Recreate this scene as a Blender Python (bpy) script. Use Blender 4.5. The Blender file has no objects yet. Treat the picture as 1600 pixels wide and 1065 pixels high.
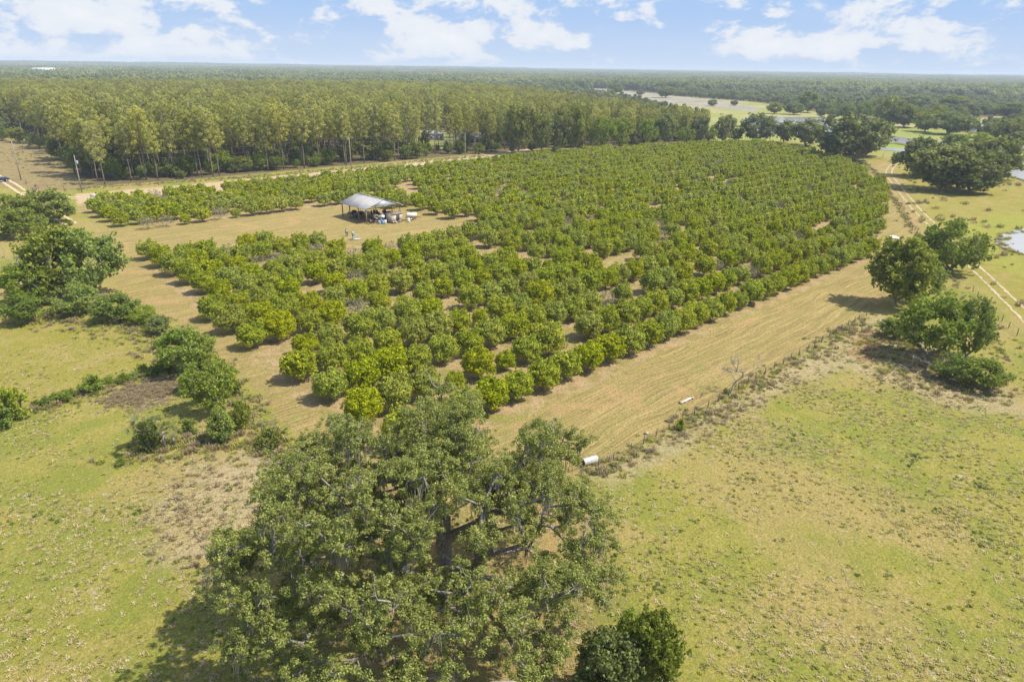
import bpy, math, random
import numpy as np
from mathutils import Vector, Matrix

# ------------------------------------------------------------------ camera
SC = bpy.context.scene
PITCH = math.radians(21.8); ROLL = math.radians(0.85); CH = 35.0
W0, H0, F0 = 1600.0, 1065.0, 1067.0
cam_d = bpy.data.cameras.new('camera'); cam = bpy.data.objects.new('camera', cam_d)
SC.collection.objects.link(cam); SC.camera = cam
cam_d.sensor_width = 36.0; cam_d.lens = 36.0 * F0 / W0
cam_d.clip_start = 0.5; cam_d.clip_end = 60000
cam.matrix_world = (Matrix.Translation((0, 0, CH)) @ Matrix.Rotation(math.pi / 2 - PITCH, 4, 'X')
                    @ Matrix.Rotation(ROLL, 4, 'Z'))
SC.view_settings.view_transform = 'Standard'; SC.view_settings.look = 'None'
SC.view_settings.exposure = 0.70; SC.view_settings.gamma = 1.0
SC.cycles.max_bounces = 6; SC.cycles.diffuse_bounces = 3; SC.cycles.transmission_bounces = 4
SC.cycles.volume_bounces = 0; SC.cycles.transparent_max_bounces = 8

def dir_px(px, py):
    u = (px - W0 / 2) / F0; v = (H0 / 2 - py) / F0
    c, s = math.cos(ROLL), math.sin(ROLL)
    x = u * c - v * s; y = u * s + v * c
    return (x, math.cos(PITCH) + y * math.sin(PITCH), -math.sin(PITCH) + y * math.cos(PITCH))
def at(px, py, z=0.0):
    """place seen at a pixel of the 1600 px photograph, on level z"""
    x, y, dz = dir_px(px, py); t = (z - CH) / dz
    return np.array((x * t, y * t))
def proj(X, Y, Z):
    X = np.asarray(X, float); Y = np.asarray(Y, float); Z = np.asarray(Z, float) - CH
    d = Y * math.cos(PITCH) - Z * math.sin(PITCH); yy = Y * math.sin(PITCH) + Z * math.cos(PITCH)
    x = X / d; y = yy / d; c, s = math.cos(ROLL), math.sin(ROLL)
    return W0 / 2 + (x * c + y * s) * F0, H0 / 2 - (-x * s + y * c) * F0
def height_at(p, ytop):
    lo, hi = 0.0, 60.0
    for _ in range(40):
        m = (lo + hi) / 2
        if proj(p[0], p[1], m)[1] > ytop: lo = m
        else: hi = m
    return lo
def width_at(p, wpx):
    d = p[1] * math.cos(PITCH) + CH * math.sin(PITCH)
    return wpx * d / F0

# ------------------------------------------------------------------ sun and sky
SUN_EL = math.radians(56); SUN_AZ = math.radians(98)      # azimuth from +Y towards +X
sd = bpy.data.lights.new('sun', 'SUN'); sd.energy = 4.2; sd.angle = math.radians(0.53); sd.color = (1.0, 0.94, 0.84)
so = bpy.data.objects.new('sun', sd); SC.collection.objects.link(so)
sv = Vector((math.sin(SUN_AZ) * math.cos(SUN_EL), math.cos(SUN_AZ) * math.cos(SUN_EL), math.sin(SUN_EL)))
so.rotation_euler = sv.to_track_quat('Z', 'Y').to_euler(); so.location = (40, 20, 90)

class N:
    """small node helper"""
    def __init__(s, nt): s.nt = nt; s.n = nt.nodes; s.l = nt.links
    def put(s, sock, v):
        if isinstance(v, bpy.types.NodeSocket): s.l.new(v, sock)
        elif v is not None:
            if hasattr(sock.default_value, '__len__') and len(sock.default_value) == 4 and len(v) == 3: v = (*v, 1)
            sock.default_value = v
    def math(s, op, a, b=0.0, c=None, clamp=False):
        m = s.n.new('ShaderNodeMath'); m.operation = op; m.use_clamp = clamp
        s.put(m.inputs[0], a); s.put(m.inputs[1], b)
        if c is not None: s.put(m.inputs[2], c)
        return m.outputs[0]
    def vmath(s, op, a, b=None):
        m = s.n.new('ShaderNodeVectorMath'); m.operation = op
        s.put(m.inputs[0], a)
        if b is not None: s.put(m.inputs[1], b)
        return m.outputs['Value'] if op in ('LENGTH', 'DOT_PRODUCT') else m.outputs[0]
    def mix(s, f, a, b, mode='MIX'):
        m = s.n.new('ShaderNodeMix'); m.data_type = 'RGBA'; m.blend_type = mode; m.clamp_factor = True
        s.put(m.inputs['Factor'], f); s.put(m.inputs['A'], a) if False else s.put(m.inputs[6], a); s.put(m.inputs[7], b)
        return m.outputs[2]
    def noise(s, vec, scale, detail=4, rough=0.55, dist=0.0):
        m = s.n.new('ShaderNodeTexNoise'); s.put(m.inputs['Vector'], vec)
        m.inputs['Scale'].default_value = scale; m.inputs['Detail'].default_value = detail
        m.inputs['Roughness'].default_value = rough; m.inputs['Distortion'].default_value = dist
        return m.outputs['Fac']
    def step(s, v, lo, hi):
        m = s.n.new('ShaderNodeMapRange'); m.interpolation_type = 'SMOOTHSTEP'
        s.put(m.inputs[0], v); m.inputs[1].default_value = lo; m.inputs[2].default_value = hi
        return m.outputs[0]
    def mapping(s, vec, scale=(1, 1, 1), rot=(0, 0, 0)):
        m = s.n.new('ShaderNodeMapping'); s.put(m.inputs[0], vec)
        m.inputs['Rotation'].default_value = rot; m.inputs['Scale'].default_value = scale
        return m.outputs[0]
    def attr(s, name):
        m = s.n.new('ShaderNodeAttribute'); m.attribute_name = name; return m.outputs['Fac']

world = bpy.data.worlds.new('World'); SC.world = world; world.use_nodes = True
wn = N(world.node_tree); world.node_tree.nodes.clear()
wout = wn.n.new('ShaderNodeOutputWorld'); bg = wn.n.new('ShaderNodeBackground'); wn.l.new(bg.outputs[0], wout.inputs[0])
sky = wn.n.new('ShaderNodeTexSky'); sky.sky_type = 'NISHITA'; sky.sun_disc = False
sky.sun_elevation = SUN_EL; sky.sun_rotation = SUN_AZ; sky.air_density = 1.0; sky.dust_density = 0.6; sky.ozone_density = 1.6
tc = wn.n.new('ShaderNodeTexCoord'); sep = wn.n.new('ShaderNodeSeparateXYZ'); wn.l.new(tc.outputs['Generated'], sep.inputs[0])
az = wn.math('ARCTAN2', sep.outputs[0], sep.outputs[1]); el = wn.math('ARCSINE', sep.outputs[2])
comb = wn.n.new('ShaderNodeCombineXYZ'); wn.put(comb.inputs[0], az); wn.put(comb.inputs[1], wn.math('MULTIPLY', el, 1.9))
n1 = wn.noise(comb.outputs[0], 13.0, 8, 0.62, 0.2); n2 = wn.noise(comb.outputs[0], 34.0, 5, 0.6)
cl = None
#  cloud centres and half sizes, in pixels of the photograph: x, y, half width, half height, weight
CLOUDS = [(120, 30, 115, 28, 1.25), (40, 22, 60, 16, .8), (220, 80, 190, 30, 1.0), (290, 55, 38, 22, 1.1), (370, 92, 130, 22, .8),
          (20, 78, 45, 22, .9), (760, 8, 260, 26, .95), (690, 52, 95, 34, 1.25), (850, 55, 90, 30, 1.1), (930, 20, 110, 22, .7), (700, 88, 130, 20, .75),
          (790, 92, 190, 18, .7), (1200, 66, 65, 30, 1.25), (1300, 68, 80, 26, 1.1), (1400, 8, 140, 12, .85), (1450, 45, 90, 30, 1.0), (1510, 28, 40, 26, .8),
          (1570, 80, 60, 18, .5), (900, 100, 70, 10, .6),
          (-300, 40, 260, 40, 1.1), (-200, 90, 200, 22, .9), (2000, 50, 260, 42, 1.1), (2350, 80, 260, 30, 1.0), (-900, 30, 300, 50, 1.1),
          (300, -260, 330, 90, 1.0), (1200, -330, 400, 90, 1.0), (800, -700, 900, 200, 1.3), (-1500, -500, 900, 300, 1.2), (3000, -500, 900, 300, 1.2), (800, -1500, 1500, 400, 1.2)]  # unseen clouds high overhead, added to lift the ambient light in shadows
for cx, cy, wx, wy, wgt in CLOUDS:
    d = Vector(dir_px(cx, cy)).normalized(); a0 = math.atan2(d.x, d.y); e0 = math.asin(d.z)
    ex = wn.math('MULTIPLY', wn.math('SUBTRACT', az, a0), F0 / wx * 0.93)
    ey = wn.math('MULTIPLY', wn.math('SUBTRACT', el, e0), F0 / wy * 1.05)
    r = wn.math('MULTIPLY_ADD', ex, ex, wn.math('MULTIPLY', ey, ey))
    f = wn.math('MULTIPLY', wn.math('SUBTRACT', 1.0, wn.math('MULTIPLY', r, .5)), wgt)
    cl = f if cl is None else wn.math('MAXIMUM', cl, f)
cl = wn.math('MAXIMUM', cl, -0.6)
dens = wn.math('ADD', cl, wn.math('MULTIPLY_ADD', n1, 3.0, -1.72))
dens = wn.math('ADD', dens, wn.math('MULTIPLY_ADD', n2, .7, -.35))
mask = wn.math('MULTIPLY', wn.step(dens, 0.42, .80), 0.96)
shade = wn.step(dens, 0.5, 2.1)
ccol = wn.mix(shade, (3.4, 3.55, 3.8), (4.15, 4.15, 4.15))
thin = wn.math('MULTIPLY', wn.step(wn.noise(wn.mapping(comb.outputs[0], (1, 2.5, 1)), 5.0, 6, .6), .45, .85), .22)
skyc = wn.mix(1.0, sky.outputs[0], (1.06, 1.0, 1.04), 'MULTIPLY')
hor = wn.math('MULTIPLY', wn.step(el, .55, .05), .95)
skyc = wn.mix(hor, skyc, (1.50, 2.25, 3.60))
skyc = wn.mix(wn.math('MULTIPLY', wn.step(el, .085, -.005), .75), skyc, (2.55, 3.05, 3.75))
skyc = wn.mix(thin, skyc, (3.1, 3.4, 3.8))
skyc = wn.mix(mask, skyc, ccol)
wn.put(bg.inputs[0], skyc); bg.inputs[1].default_value = 0.15

# ------------------------------------------------------------------ helpers
R = random.Random(7); G = np.random.default_rng(11)
COL = SC.collection
def tag(o, label=None, cat=None, group=None, kind=None):
    if label: o['label'] = label
    if cat: o['category'] = cat
    if group: o['group'] = group
    if kind: o['kind'] = kind
    return o
def mesh_np(name, v, f, mat=None, tint=None, smooth=False):
    """v: (n,3); f: (m,3) or (m,4) index array, or a list of such arrays"""
    me = bpy.data.meshes.new(name)
    fl = f if isinstance(f, list) else [f]
    fl = [np.asarray(a, np.int32) for a in fl if len(a)]
    v = np.asarray(v, np.float32); me.vertices.add(len(v)); me.vertices.foreach_set('co', v.ravel())
    loops = np.concatenate([a.ravel() for a in fl]); me.loops.add(len(loops)); me.loops.foreach_set('vertex_index', loops)
    cnt = np.concatenate([np.full(len(a), a.shape[1], np.int32) for a in fl])
    st = np.concatenate([[0], np.cumsum(cnt)[:-1]]).astype(np.int32)
    me.polygons.add(len(cnt)); me.polygons.foreach_set('loop_start', st)
    if smooth: me.polygons.foreach_set('use_smooth', np.ones(len(cnt), bool))
    me.update(calc_edges=True)
    if tint is not None:
        a = me.attributes.new('tint', 'FLOAT', 'FACE'); a.data.foreach_set('value', np.asarray(tint, np.float32))
    if mat: me.materials.append(mat)
    return me
def link(name, me, parent=None, loc=(0, 0, 0)):
    o = bpy.data.objects.new(name, me); COL.objects.link(o); o.location = loc
    if parent: o.parent = parent
    return o
def empty(name, loc=(0, 0, 0), rz=0.0, sc=(1, 1, 1)):
    o = bpy.data.objects.new(name, None); COL.objects.link(o); o.location = loc; o.rotation_euler = (0, 0, rz)
    o.scale = sc; o.empty_display_size = .3
    return o

class MB:
    def __init__(s): s.v = []; s.q = []; s.t = []; s.n = 0
    def add(s, v, q=(), t=()):
        v = np.asarray(v, float).reshape(-1, 3)
        if len(q): s.q.append(np.asarray(q) + s.n)
        if len(t): s.t.append(np.asarray(t) + s.n)
        s.v.append(v); s.n += len(v); return s
    def box(s, c, d, rz=0.0, taper=1.0, ry=0.0):
        x, y, z = d[0] / 2, d[1] / 2, d[2] / 2
        p = np.array([(-x, -y, -z), (x, -y, -z), (x, y, -z), (-x, y, -z), (-x * taper, -y * taper, z), (x * taper, -y * taper, z), (x * taper, y * taper, z), (-x * taper, y * taper, z)])
        if ry: c_, s_ = math.cos(ry), math.sin(ry); p = np.stack([p[:, 0] * c_ + p[:, 2] * s_, p[:, 1], -p[:, 0] * s_ + p[:, 2] * c_], 1)
        c_, s_ = math.cos(rz), math.sin(rz)
        p = np.stack([p[:, 0] * c_ - p[:, 1] * s_, p[:, 0] * s_ + p[:, 1] * c_, p[:, 2]], 1) + np.array(c)
        return s.add(p, [(0, 3, 2, 1), (4, 5, 6, 7), (0, 1, 5, 4), (1, 2, 6, 5), (2, 3, 7, 6), (3, 0, 4, 7)])
    def tube(s, pts, rad, k=6, cap=True):
        pts = np.asarray(pts, float); m = len(pts)
        rad = np.full(m, rad) if np.isscalar(rad) else np.asarray(rad)
        d = np.gradient(pts, axis=0); d /= np.linalg.norm(d, axis=1)[:, None] + 1e-9
        up = np.array((0, 0, 1.0)) if abs(d[0][2]) < .9 else np.array((1.0, 0, 0))
        a = np.cross(d, up); a /= np.linalg.norm(a, axis=1)[:, None] + 1e-9; b = np.cross(d, a)
        th = np.arange(k) * 2 * math.pi / k
        v = pts[:, None] + rad[:, None, None] * (a[:, None] * np.cos(th)[None, :, None] + b[:, None] * np.sin(th)[None, :, None])
        q = []
        for i in range(m - 1):
            for j in range(k):
                j2 = (j + 1) % k; q.append((i * k + j, i * k + j2, (i + 1) * k + j2, (i + 1) * k + j))
        v = v.reshape(-1, 3); t = []
        if cap:
            n = len(v); v = np.vstack([v, pts[0], pts[-1]])
            for j in range(k):
                j2 = (j + 1) % k; t.append((n, j2, j)); t.append((n + 1, (m - 1) * k + j, (m - 1) * k + j2))
        return s.add(v, q, t)
    def mesh(s, name, mat, smooth=False):
        fl = []
        if s.q: fl.append(np.concatenate([a.reshape(-1, 4) for a in s.q]))
        if s.t: fl.append(np.concatenate([a.reshape(-1, 3) for a in s.t]))
        return mesh_np(name, np.concatenate(s.v), fl, mat, smooth=smooth)
    def build(s, name, mat, parent=None, smooth=False, loc=(0, 0, 0)):
        return link(name, s.mesh(name, mat, smooth), parent, loc)

# ------------------------------------------------------------------ materials
def new_mat(name):
    m = bpy.data.materials.new(name); m.use_nodes = True; m.node_tree.nodes.clear()
    k = N(m.node_tree); out = k.n.new('ShaderNodeOutputMaterial'); return m, k, out
def leaf_mat(name, dark, mid, light, trans=0.28, hue=0.5, rough=.55, spec=.35):
    m, k, out = new_mat(name)
    rp = k.n.new('ShaderNodeValToRGB'); cr = rp.color_ramp
    cr.elements[0].color = (*dark, 1); cr.elements[1].color = (*light, 1); e = cr.elements.new(.5); e.color = (*mid, 1)
    oi = k.n.new('ShaderNodeObjectInfo')
    t = k.math('ADD', k.attr('tint'), k.math('MULTIPLY_ADD', oi.outputs['Random'], hue, -hue / 2), clamp=True)
    k.put(rp.inputs[0], t)
    col = rp.outputs[0]
    # yellower and greyer individuals
    rr = k.math('FRACT', k.math('MULTIPLY', oi.outputs['Random'], 7.31))
    hs = k.n.new('ShaderNodeHueSaturation'); k.put(hs.inputs['Color'], col)
    k.put(hs.inputs['Hue'], k.math('MULTIPLY_ADD', rr, .016, .489))
    k.put(hs.inputs['Saturation'], k.math('MULTIPLY_ADD', k.math('FRACT', k.math('MULTIPLY', oi.outputs['Random'], 17.7)), .2, .92))
    p = k.n.new('ShaderNodeBsdfPrincipled'); k.put(p.inputs['Base Color'], hs.outputs[0])
    p.inputs['Roughness'].default_value = rough; p.inputs['Specular IOR Level'].default_value = spec
    tr = k.n.new('ShaderNodeBsdfTranslucent'); k.put(tr.inputs[0], k.mix(1.0, hs.outputs[0], (1.15, 1.2, .6), 'MULTIPLY'))
    mx = k.n.new('ShaderNodeMixShader'); mx.inputs[0].default_value = trans
    k.l.new(p.outputs[0], mx.inputs[1]); k.l.new(tr.outputs[0], mx.inputs[2]); k.l.new(mx.outputs[0], out.inputs[0])
    return m
def surf(name, c1, c2, scale=3.0, rough=.8, metal=0.0, bump=.3, spec=.3, stretch=(1, 1, 1), c3=None, wave=None):
    m, k, out = new_mat(name)
    tc = k.n.new('ShaderNodeTexCoord'); v = k.mapping(tc.outputs['Object'], stretch)
    n = k.noise(v, scale, 6, .6); f = k.step(n, .32, .68); col = k.mix(f, c1, c2)
    if c3:
        n3 = k.noise(v, scale * .37, 5, .65, .5); col = k.mix(k.step(n3, .56, .68), col, c3)
    p = k.n.new('ShaderNodeBsdfPrincipled'); k.put(p.inputs['Base Color'], col)
    p.inputs['Roughness'].default_value = rough; p.inputs['Metallic'].default_value = metal; p.inputs['Specular IOR Level'].default_value = spec
    h = n
    if wave:
        w = k.n.new('ShaderNodeTexWave'); w.wave_type = 'BANDS'; w.bands_direction = wave[0]; w.inputs['Scale'].default_value = wave[1]
        k.put(w.inputs['Vector'], tc.outputs['Object']); h = k.math('MULTIPLY_ADD', w.outputs['Fac'], 1.0, k.math('MULTIPLY', n, .3))
    b = k.n.new('ShaderNodeBump'); b.inputs['Strength'].default_value = bump; b.inputs['Distance'].default_value = .05
    k.put(b.inputs['Height'], h); k.put(p.inputs['Normal'], b.outputs[0]); k.l.new(p.outputs[0], out.inputs[0])
    return m

M_citrus = leaf_mat('citrus_leaves', (.135, .175, .018), (.320, .360, .032), (.600, .600, .064), .28, .10, .6, .15)
M_citrus_pale = leaf_mat('pale_citrus_leaves', (.15, .14, .07), (.25, .235, .12), (.36, .33, .19), .25, .35)
M_pine = leaf_mat('pine_needles', (.180, .192, .046), (.335, .340, .090), (.520, .500, .140), .40, .7, .65, .12)
M_broad = leaf_mat('broad_leaves', (.115, .145, .028), (.220, .250, .052), (.360, .380, .085), .38, .45, .6, .15)
M_dark = leaf_mat('dark_oak_leaves', (.115, .142, .050), (.215, .245, .085), (.345, .370, .135), .36, .4, .6, .15)
M_lush = leaf_mat('lush_leaves', (.115, .172, .026), (.245, .310, .052), (.400, .445, .085), .40, .35, .6, .15)
M_oak = leaf_mat('live_oak_leaves', (.125, .155, .044), (.250, .280, .085), (.445, .460, .155), .32, .1, .5, .22)
M_far = leaf_mat('far_leaves', (.130, .155, .062), (.225, .255, .100), (.340, .360, .140), .38, .7, .6, .1)
M_palm = leaf_mat('palmetto_leaves', (.06, .09, .02), (.12, .15, .04), (.21, .22, .08), .25, .3)
M_dry = leaf_mat('dry_weeds', (.22, .17, .095), (.33, .26, .15), (.46, .38, .23), .3, .3)
M_grass = leaf_mat('grass_blades', (.20, .22, .045), (.33, .32, .075), (.46, .42, .13), .3, .8)
M_weed = leaf_mat('weed_leaves', (.09, .14, .025), (.18, .23, .04), (.28, .32, .06), .3, .7)
M_straw = leaf_mat('straw_blades', (.34, .28, .14), (.48, .40, .20), (.60, .51, .29), .3, .8)
M_bark = surf('oak_bark', (.13, .11, .09), (.31, .28, .24), 3.5, .95, bump=1.0, stretch=(3, 3, 1), c3=(.40, .375, .335))
M_pinebark = surf('pine_bark', (.12, .095, .075), (.26, .215, .17), 1.5, .9, bump=.6, stretch=(3, 3, 1))
M_twig = surf('grey_twigs', (.19, .165, .14), (.33, .30, .26), 4, .9, bump=.4)
M_moss = leaf_mat('spanish_moss', (.17, .16, .12), (.27, .25, .19), (.38, .35, .27), .25, .2, .9, .1)
M_post = surf('weathered_post', (.09, .075, .06), (.20, .17, .14), 5, .9, stretch=(4, 4, 1))
M_wood = surf('grey_wood', (.16, .12, .085), (.30, .24, .17), 3, .85, stretch=(4, 4, 1))
M_pole = surf('pole_wood', (.22, .19, .155), (.36, .32, .27), 2, .85, stretch=(4, 4, .6))
M_wire = surf('rusty_wire', (.16, .12, .09), (.24, .19, .15), 8, .6, .6)
M_roof = surf('galvanised_roof', (.30, .295, .28), (.37, .36, .34), .6, .6, .0, .35, c3=(.225, .20, .18), wave=('X', 2.1))
M_gable = surf('gable_sheet', (.30, .33, .37), (.37, .40, .44), 1.2, .5, .2, .4)
M_block = surf('stained_blockwork', (.36, .29, .22), (.60, .52, .42), 2.4, .9, c3=(.22, .17, .12))
M_dark_steel = surf('dark_steel', (.03, .03, .035), (.07, .065, .06), 6, .6, .4)
M_rust = surf('rusty_steel', (.16, .07, .035), (.30, .13, .06), 4, .75, .2)
M_red = surf('faded_red_paint', (.34, .05, .03), (.45, .09, .05), 5, .5)
M_green_paint = surf('dull_green_paint', (.10, .16, .12), (.17, .22, .17), 4, .5)
M_white = surf('white_plastic', (.70, .69, .64), (.82, .81, .77), 4, .45, c3=(.55, .50, .40))
M_cream = surf('cream_tank', (.66, .62, .48), (.76, .73, .60), 3, .4)
M_blue = surf('blue_plastic', (.10, .26, .45), (.18, .36, .55), 4, .4)
M_paleblue = surf('pale_blue_plastic', (.25, .36, .44), (.36, .46, .52), 4, .45)
M_rubber = surf('tyre_rubber', (.02, .02, .02), (.045, .042, .04), 6, .9)
M_glass = surf('window_glass', (.03, .04, .05), (.05, .06, .075), 2, .12, spec=.8)
M_carpaint = surf('dark_blue_paint', (.02, .03, .055), (.03, .04, .07), 2, .25, .3, .05, .6)
M_tarp = surf('grey_tarp', (.28, .32, .32), (.42, .45, .45), 3, .6)
M_pvc = surf('weathered_white_tank', (.36, .35, .32), (.50, .49, .45), 2, .5, c3=(.45, .42, .36))
M_rock = surf('tan_rock', (.34, .25, .15), (.46, .36, .24), 4, .9)
M_house = surf('house_wall', (.46, .44, .40), (.56, .54, .50), 2, .8)
M_shingle = surf('grey_shingles', (.25, .25, .26), (.36, .36, .37), 3, .8)
M_whitewall = surf('white_sheet_wall', (.72, .73, .74), (.80, .80, .80), .3, .6)
M_lime = surf('pale_limerock', (.46, .42, .34), (.60, .56, .48), 4, .9, bump=.6)

# ------------------------------------------------------------------ leaves and wood generators
def rnd_dirs(n, rng):
    d = rng.normal(size=(n, 3)); return d / np.linalg.norm(d, axis=1)[:, None]
def leaf_quads(c, nrm, size, rng, aspect=1.5):
    """one bent leaf-sized face per centre"""
    n = len(c); r = rnd_dirs(n, rng); a = np.cross(nrm, r); a /= np.linalg.norm(a, axis=1)[:, None] + 1e-9
    b = np.cross(nrm, a); s = (size * rng.uniform(.65, 1.35, n))[:, None] * .5
    v = np.stack([c - a * s * aspect, c - b * s + nrm * s * .15, c + a * s * aspect, c + b * s + nrm * s * .15], 1).reshape(-1, 3)
    return v, np.arange(n * 4).reshape(-1, 4)
def leaf_cloud(blobs, dens, size, rng, squash=.85, up=.35, jit=.75, aspect=1.5, shell=.55, tint_sd=.12):
    """blobs: (n,4) centre + radius. leaves fill the outer shell of each clump"""
    blobs = np.asarray(blobs, float)
    cnt = np.maximum(6, (dens * blobs[:, 3] ** 2)).astype(int)
    idx = np.repeat(np.arange(len(blobs)), cnt); n = len(idx)
    d = rnd_dirs(n, rng); rad = blobs[idx, 3] * (shell + (1 - shell) * rng.uniform(0, 1, n) ** .5) * rng.uniform(.85, 1.12, n)
    p = blobs[idx, :3] + d * rad[:, None] * np.array((1, 1, squash))
    nr = d + np.array((0, 0, up)) + rng.normal(size=(n, 3)) * jit; nr /= np.linalg.norm(nr, axis=1)[:, None]
    bt = rng.uniform(.28, .72, len(blobs)); tint = np.clip(bt[idx] * .8 + rng.normal(0, tint_sd, n) + np.where(rng.uniform(size=n) < .28, .3, -.06), 0, 1)
    v, q = leaf_quads(p, nr, size, rng, aspect)
    return v, q, tint
def ico_blob(c, r, rng, seg=7, ring=5, rough=.25, squash=.85):
    v = []; 
    for i in range(ring + 1):
        th = math.pi * i / ring
        for j in range(seg):
            ph = 2 * math.pi * (j + .5 * (i % 2)) / seg; q = r * (1 + rng.uniform(-rough, rough))
            v.append((c[0] + q * math.sin(th) * math.cos(ph), c[1] + q * math.sin(th) * math.sin(ph), c[2] + q * math.cos(th) * squash))
    f = [(i * seg + j, (i + 1) * seg + j, (i + 1) * seg + (j + 1) % seg, i * seg + (j + 1) % seg) for i in range(ring) for j in range(seg)]
    return np.array(v), np.array(f)
def skeleton(base, targets, rng, r_tip=.02, power=2.3, alpha=.45, trunk=None, wiggle=.12, rmax=None):
    """join each leaf clump to the nearest cheap point of the growing wood; returns list of (points, radii)"""
    nodes = [np.array(base, float)]; par = [-1]; plen = [0.0]
    if trunk is not None:
        for t in trunk:
            nodes.append(np.array(t, float)); par.append(len(nodes) - 2); plen.append(plen[-1] + np.linalg.norm(nodes[-1] - nodes[-2]))
    T = np.asarray(targets, float); root = nodes[-1]
    order = np.argsort(np.linalg.norm(T - root, axis=1))
    for i in order:
        A = np.array(nodes); L = np.array(plen); d = np.linalg.norm(A - T[i], axis=1)
        cost = d + alpha * L + np.where(A[:, 2] > T[i][2] + .6, 3.0, 0) + (0 if trunk is None else np.where(np.arange(len(A)) < len(trunk), 50, 0))
        j = int(np.argmin(cost)); k = max(1, int(d[j] / 1.3)); p0 = nodes[j]; prev = j
        for q in range(1, k + 1):
            f = q / k; p = p0 * (1 - f) + T[i] * f
            if q < k: p = p + rng.normal(size=3) * wiggle * d[j] / 3 + np.array((0, 0, math.sin(f * math.pi) * d[j] * .06))
            nodes.append(p); par.append(prev); plen.append(plen[prev] + np.linalg.norm(p - nodes[prev])); prev = len(nodes) - 1
    n = len(nodes); acc = np.zeros(n); rad = np.zeros(n)
    for i in range(n - 1, -1, -1):
        rad[i] = max(r_tip, acc[i] ** (1 / power)) if acc[i] > 0 else r_tip
        if par[i] >= 0: acc[par[i]] += rad[i] ** power
    if rmax: rad = np.minimum(rad, rmax)
    return nodes, par, rad
def wood_mesh(name, sk, mat, k=6, rmin=0.0):
    nodes, par, rad = sk; P = np.array(nodes); m = MB(); th = np.arange(k) * 2 * math.pi / k
    ids = [i for i in range(len(P)) if par[i] >= 0 and rad[i] >= rmin]
    a = P[[par[i] for i in ids]]; b = P[ids]; ra = np.minimum(rad[[par[i] for i in ids]], rad[ids] * 1.5); rb = rad[ids]
    d = b - a; L = np.linalg.norm(d, axis=1)[:, None] + 1e-9; d /= L
    u = np.cross(d, np.array((.31, .77, .55))); u /= np.linalg.norm(u, axis=1)[:, None]; w = np.cross(d, u)
    ring = u[:, None] * np.cos(th)[None, :, None] + w[:, None] * np.sin(th)[None, :, None]
    v = np.concatenate([a[:, None] - d[:, None] * (ra * .3)[:, None, None] + ring * ra[:, None, None], b[:, None] + ring * rb[:, None, None]], 1)
    n = len(ids); q = np.array([(j, (j + 1) % k, k + (j + 1) % k, k + j) for j in range(k)])
    Q = (np.arange(n)[:, None, None] * 2 * k + q[None]).reshape(-1, 4)
    return mesh_np(name, v.reshape(-1, 3), Q, mat, smooth=True)

def merge(parts):
    V, Q, T = [], [], []; n = 0
    for v, q, t in parts:
        V.append(v); Q.append(q + n); T.append(t); n += len(v)
    return np.concatenate(V), np.concatenate(Q), np.concatenate(T)

# unit-size kinds: each returns dict(trunk=mesh, crown=mesh)
def citrus_kind(seed, mat=M_citrus, dens=680, full=1.0, r=1.75, h=3.25, leaf=.112):
    rng = np.random.default_rng(seed); bl = []
    n = int(46 * full)
    for i in range(n):
        ph = i * 2.39996 + rng.uniform(-.3, .3); zz = 1 - (i + .5) / n * 1.25     # dome, down to the skirt
        el = math.asin(max(-.25, zz)); q = rng.uniform(.70, 1.15)
        bl.append((r * .80 * abs(math.cos(el)) ** .6 * math.cos(ph) * q, r * .80 * abs(math.cos(el)) ** .6 * math.sin(ph) * q, h * .42 + math.sin(el) * h * .46 * q, rng.uniform(.38, .62)))
    bl = np.array(bl); bl[:, 2] = np.maximum(bl[:, 2], .45)
    sp = [];
    for b_ in bl:
        for _ in range(3): d = rnd_dirs(1, rng)[0]; d[2] = abs(d[2]); sp.append((*(b_[:3] + d * b_[3] * rng.uniform(.8, 1.3)), rng.uniform(.10, .24)))
    parts = [leaf_cloud(bl, dens * .85, leaf, rng, up=.12, jit=.5), leaf_cloud(np.array(sp), dens * 1.6, leaf * .9, rng, shell=.2)]
    if full > .7:
        v, q = ico_blob((0, 0, h * .46), r * .62, rng, 11, 8, .13, h / r * .44); parts.append((v, q, np.full(len(q), .3)))
    crown = mesh_np('crown', *(lambda m: (m[0], m[1]))(merge(parts)), mat, merge(parts)[2])
    sk = skeleton((0, 0, 0), bl[:, :3] * np.array((.85, .85, .9)), rng, .018, 2.2, .3, [(0, 0, .45)], .2, .11)
    return dict(trunk=wood_mesh('trunk', sk, M_twig if full < .7 else M_bark, 5), crown=crown)
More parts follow.
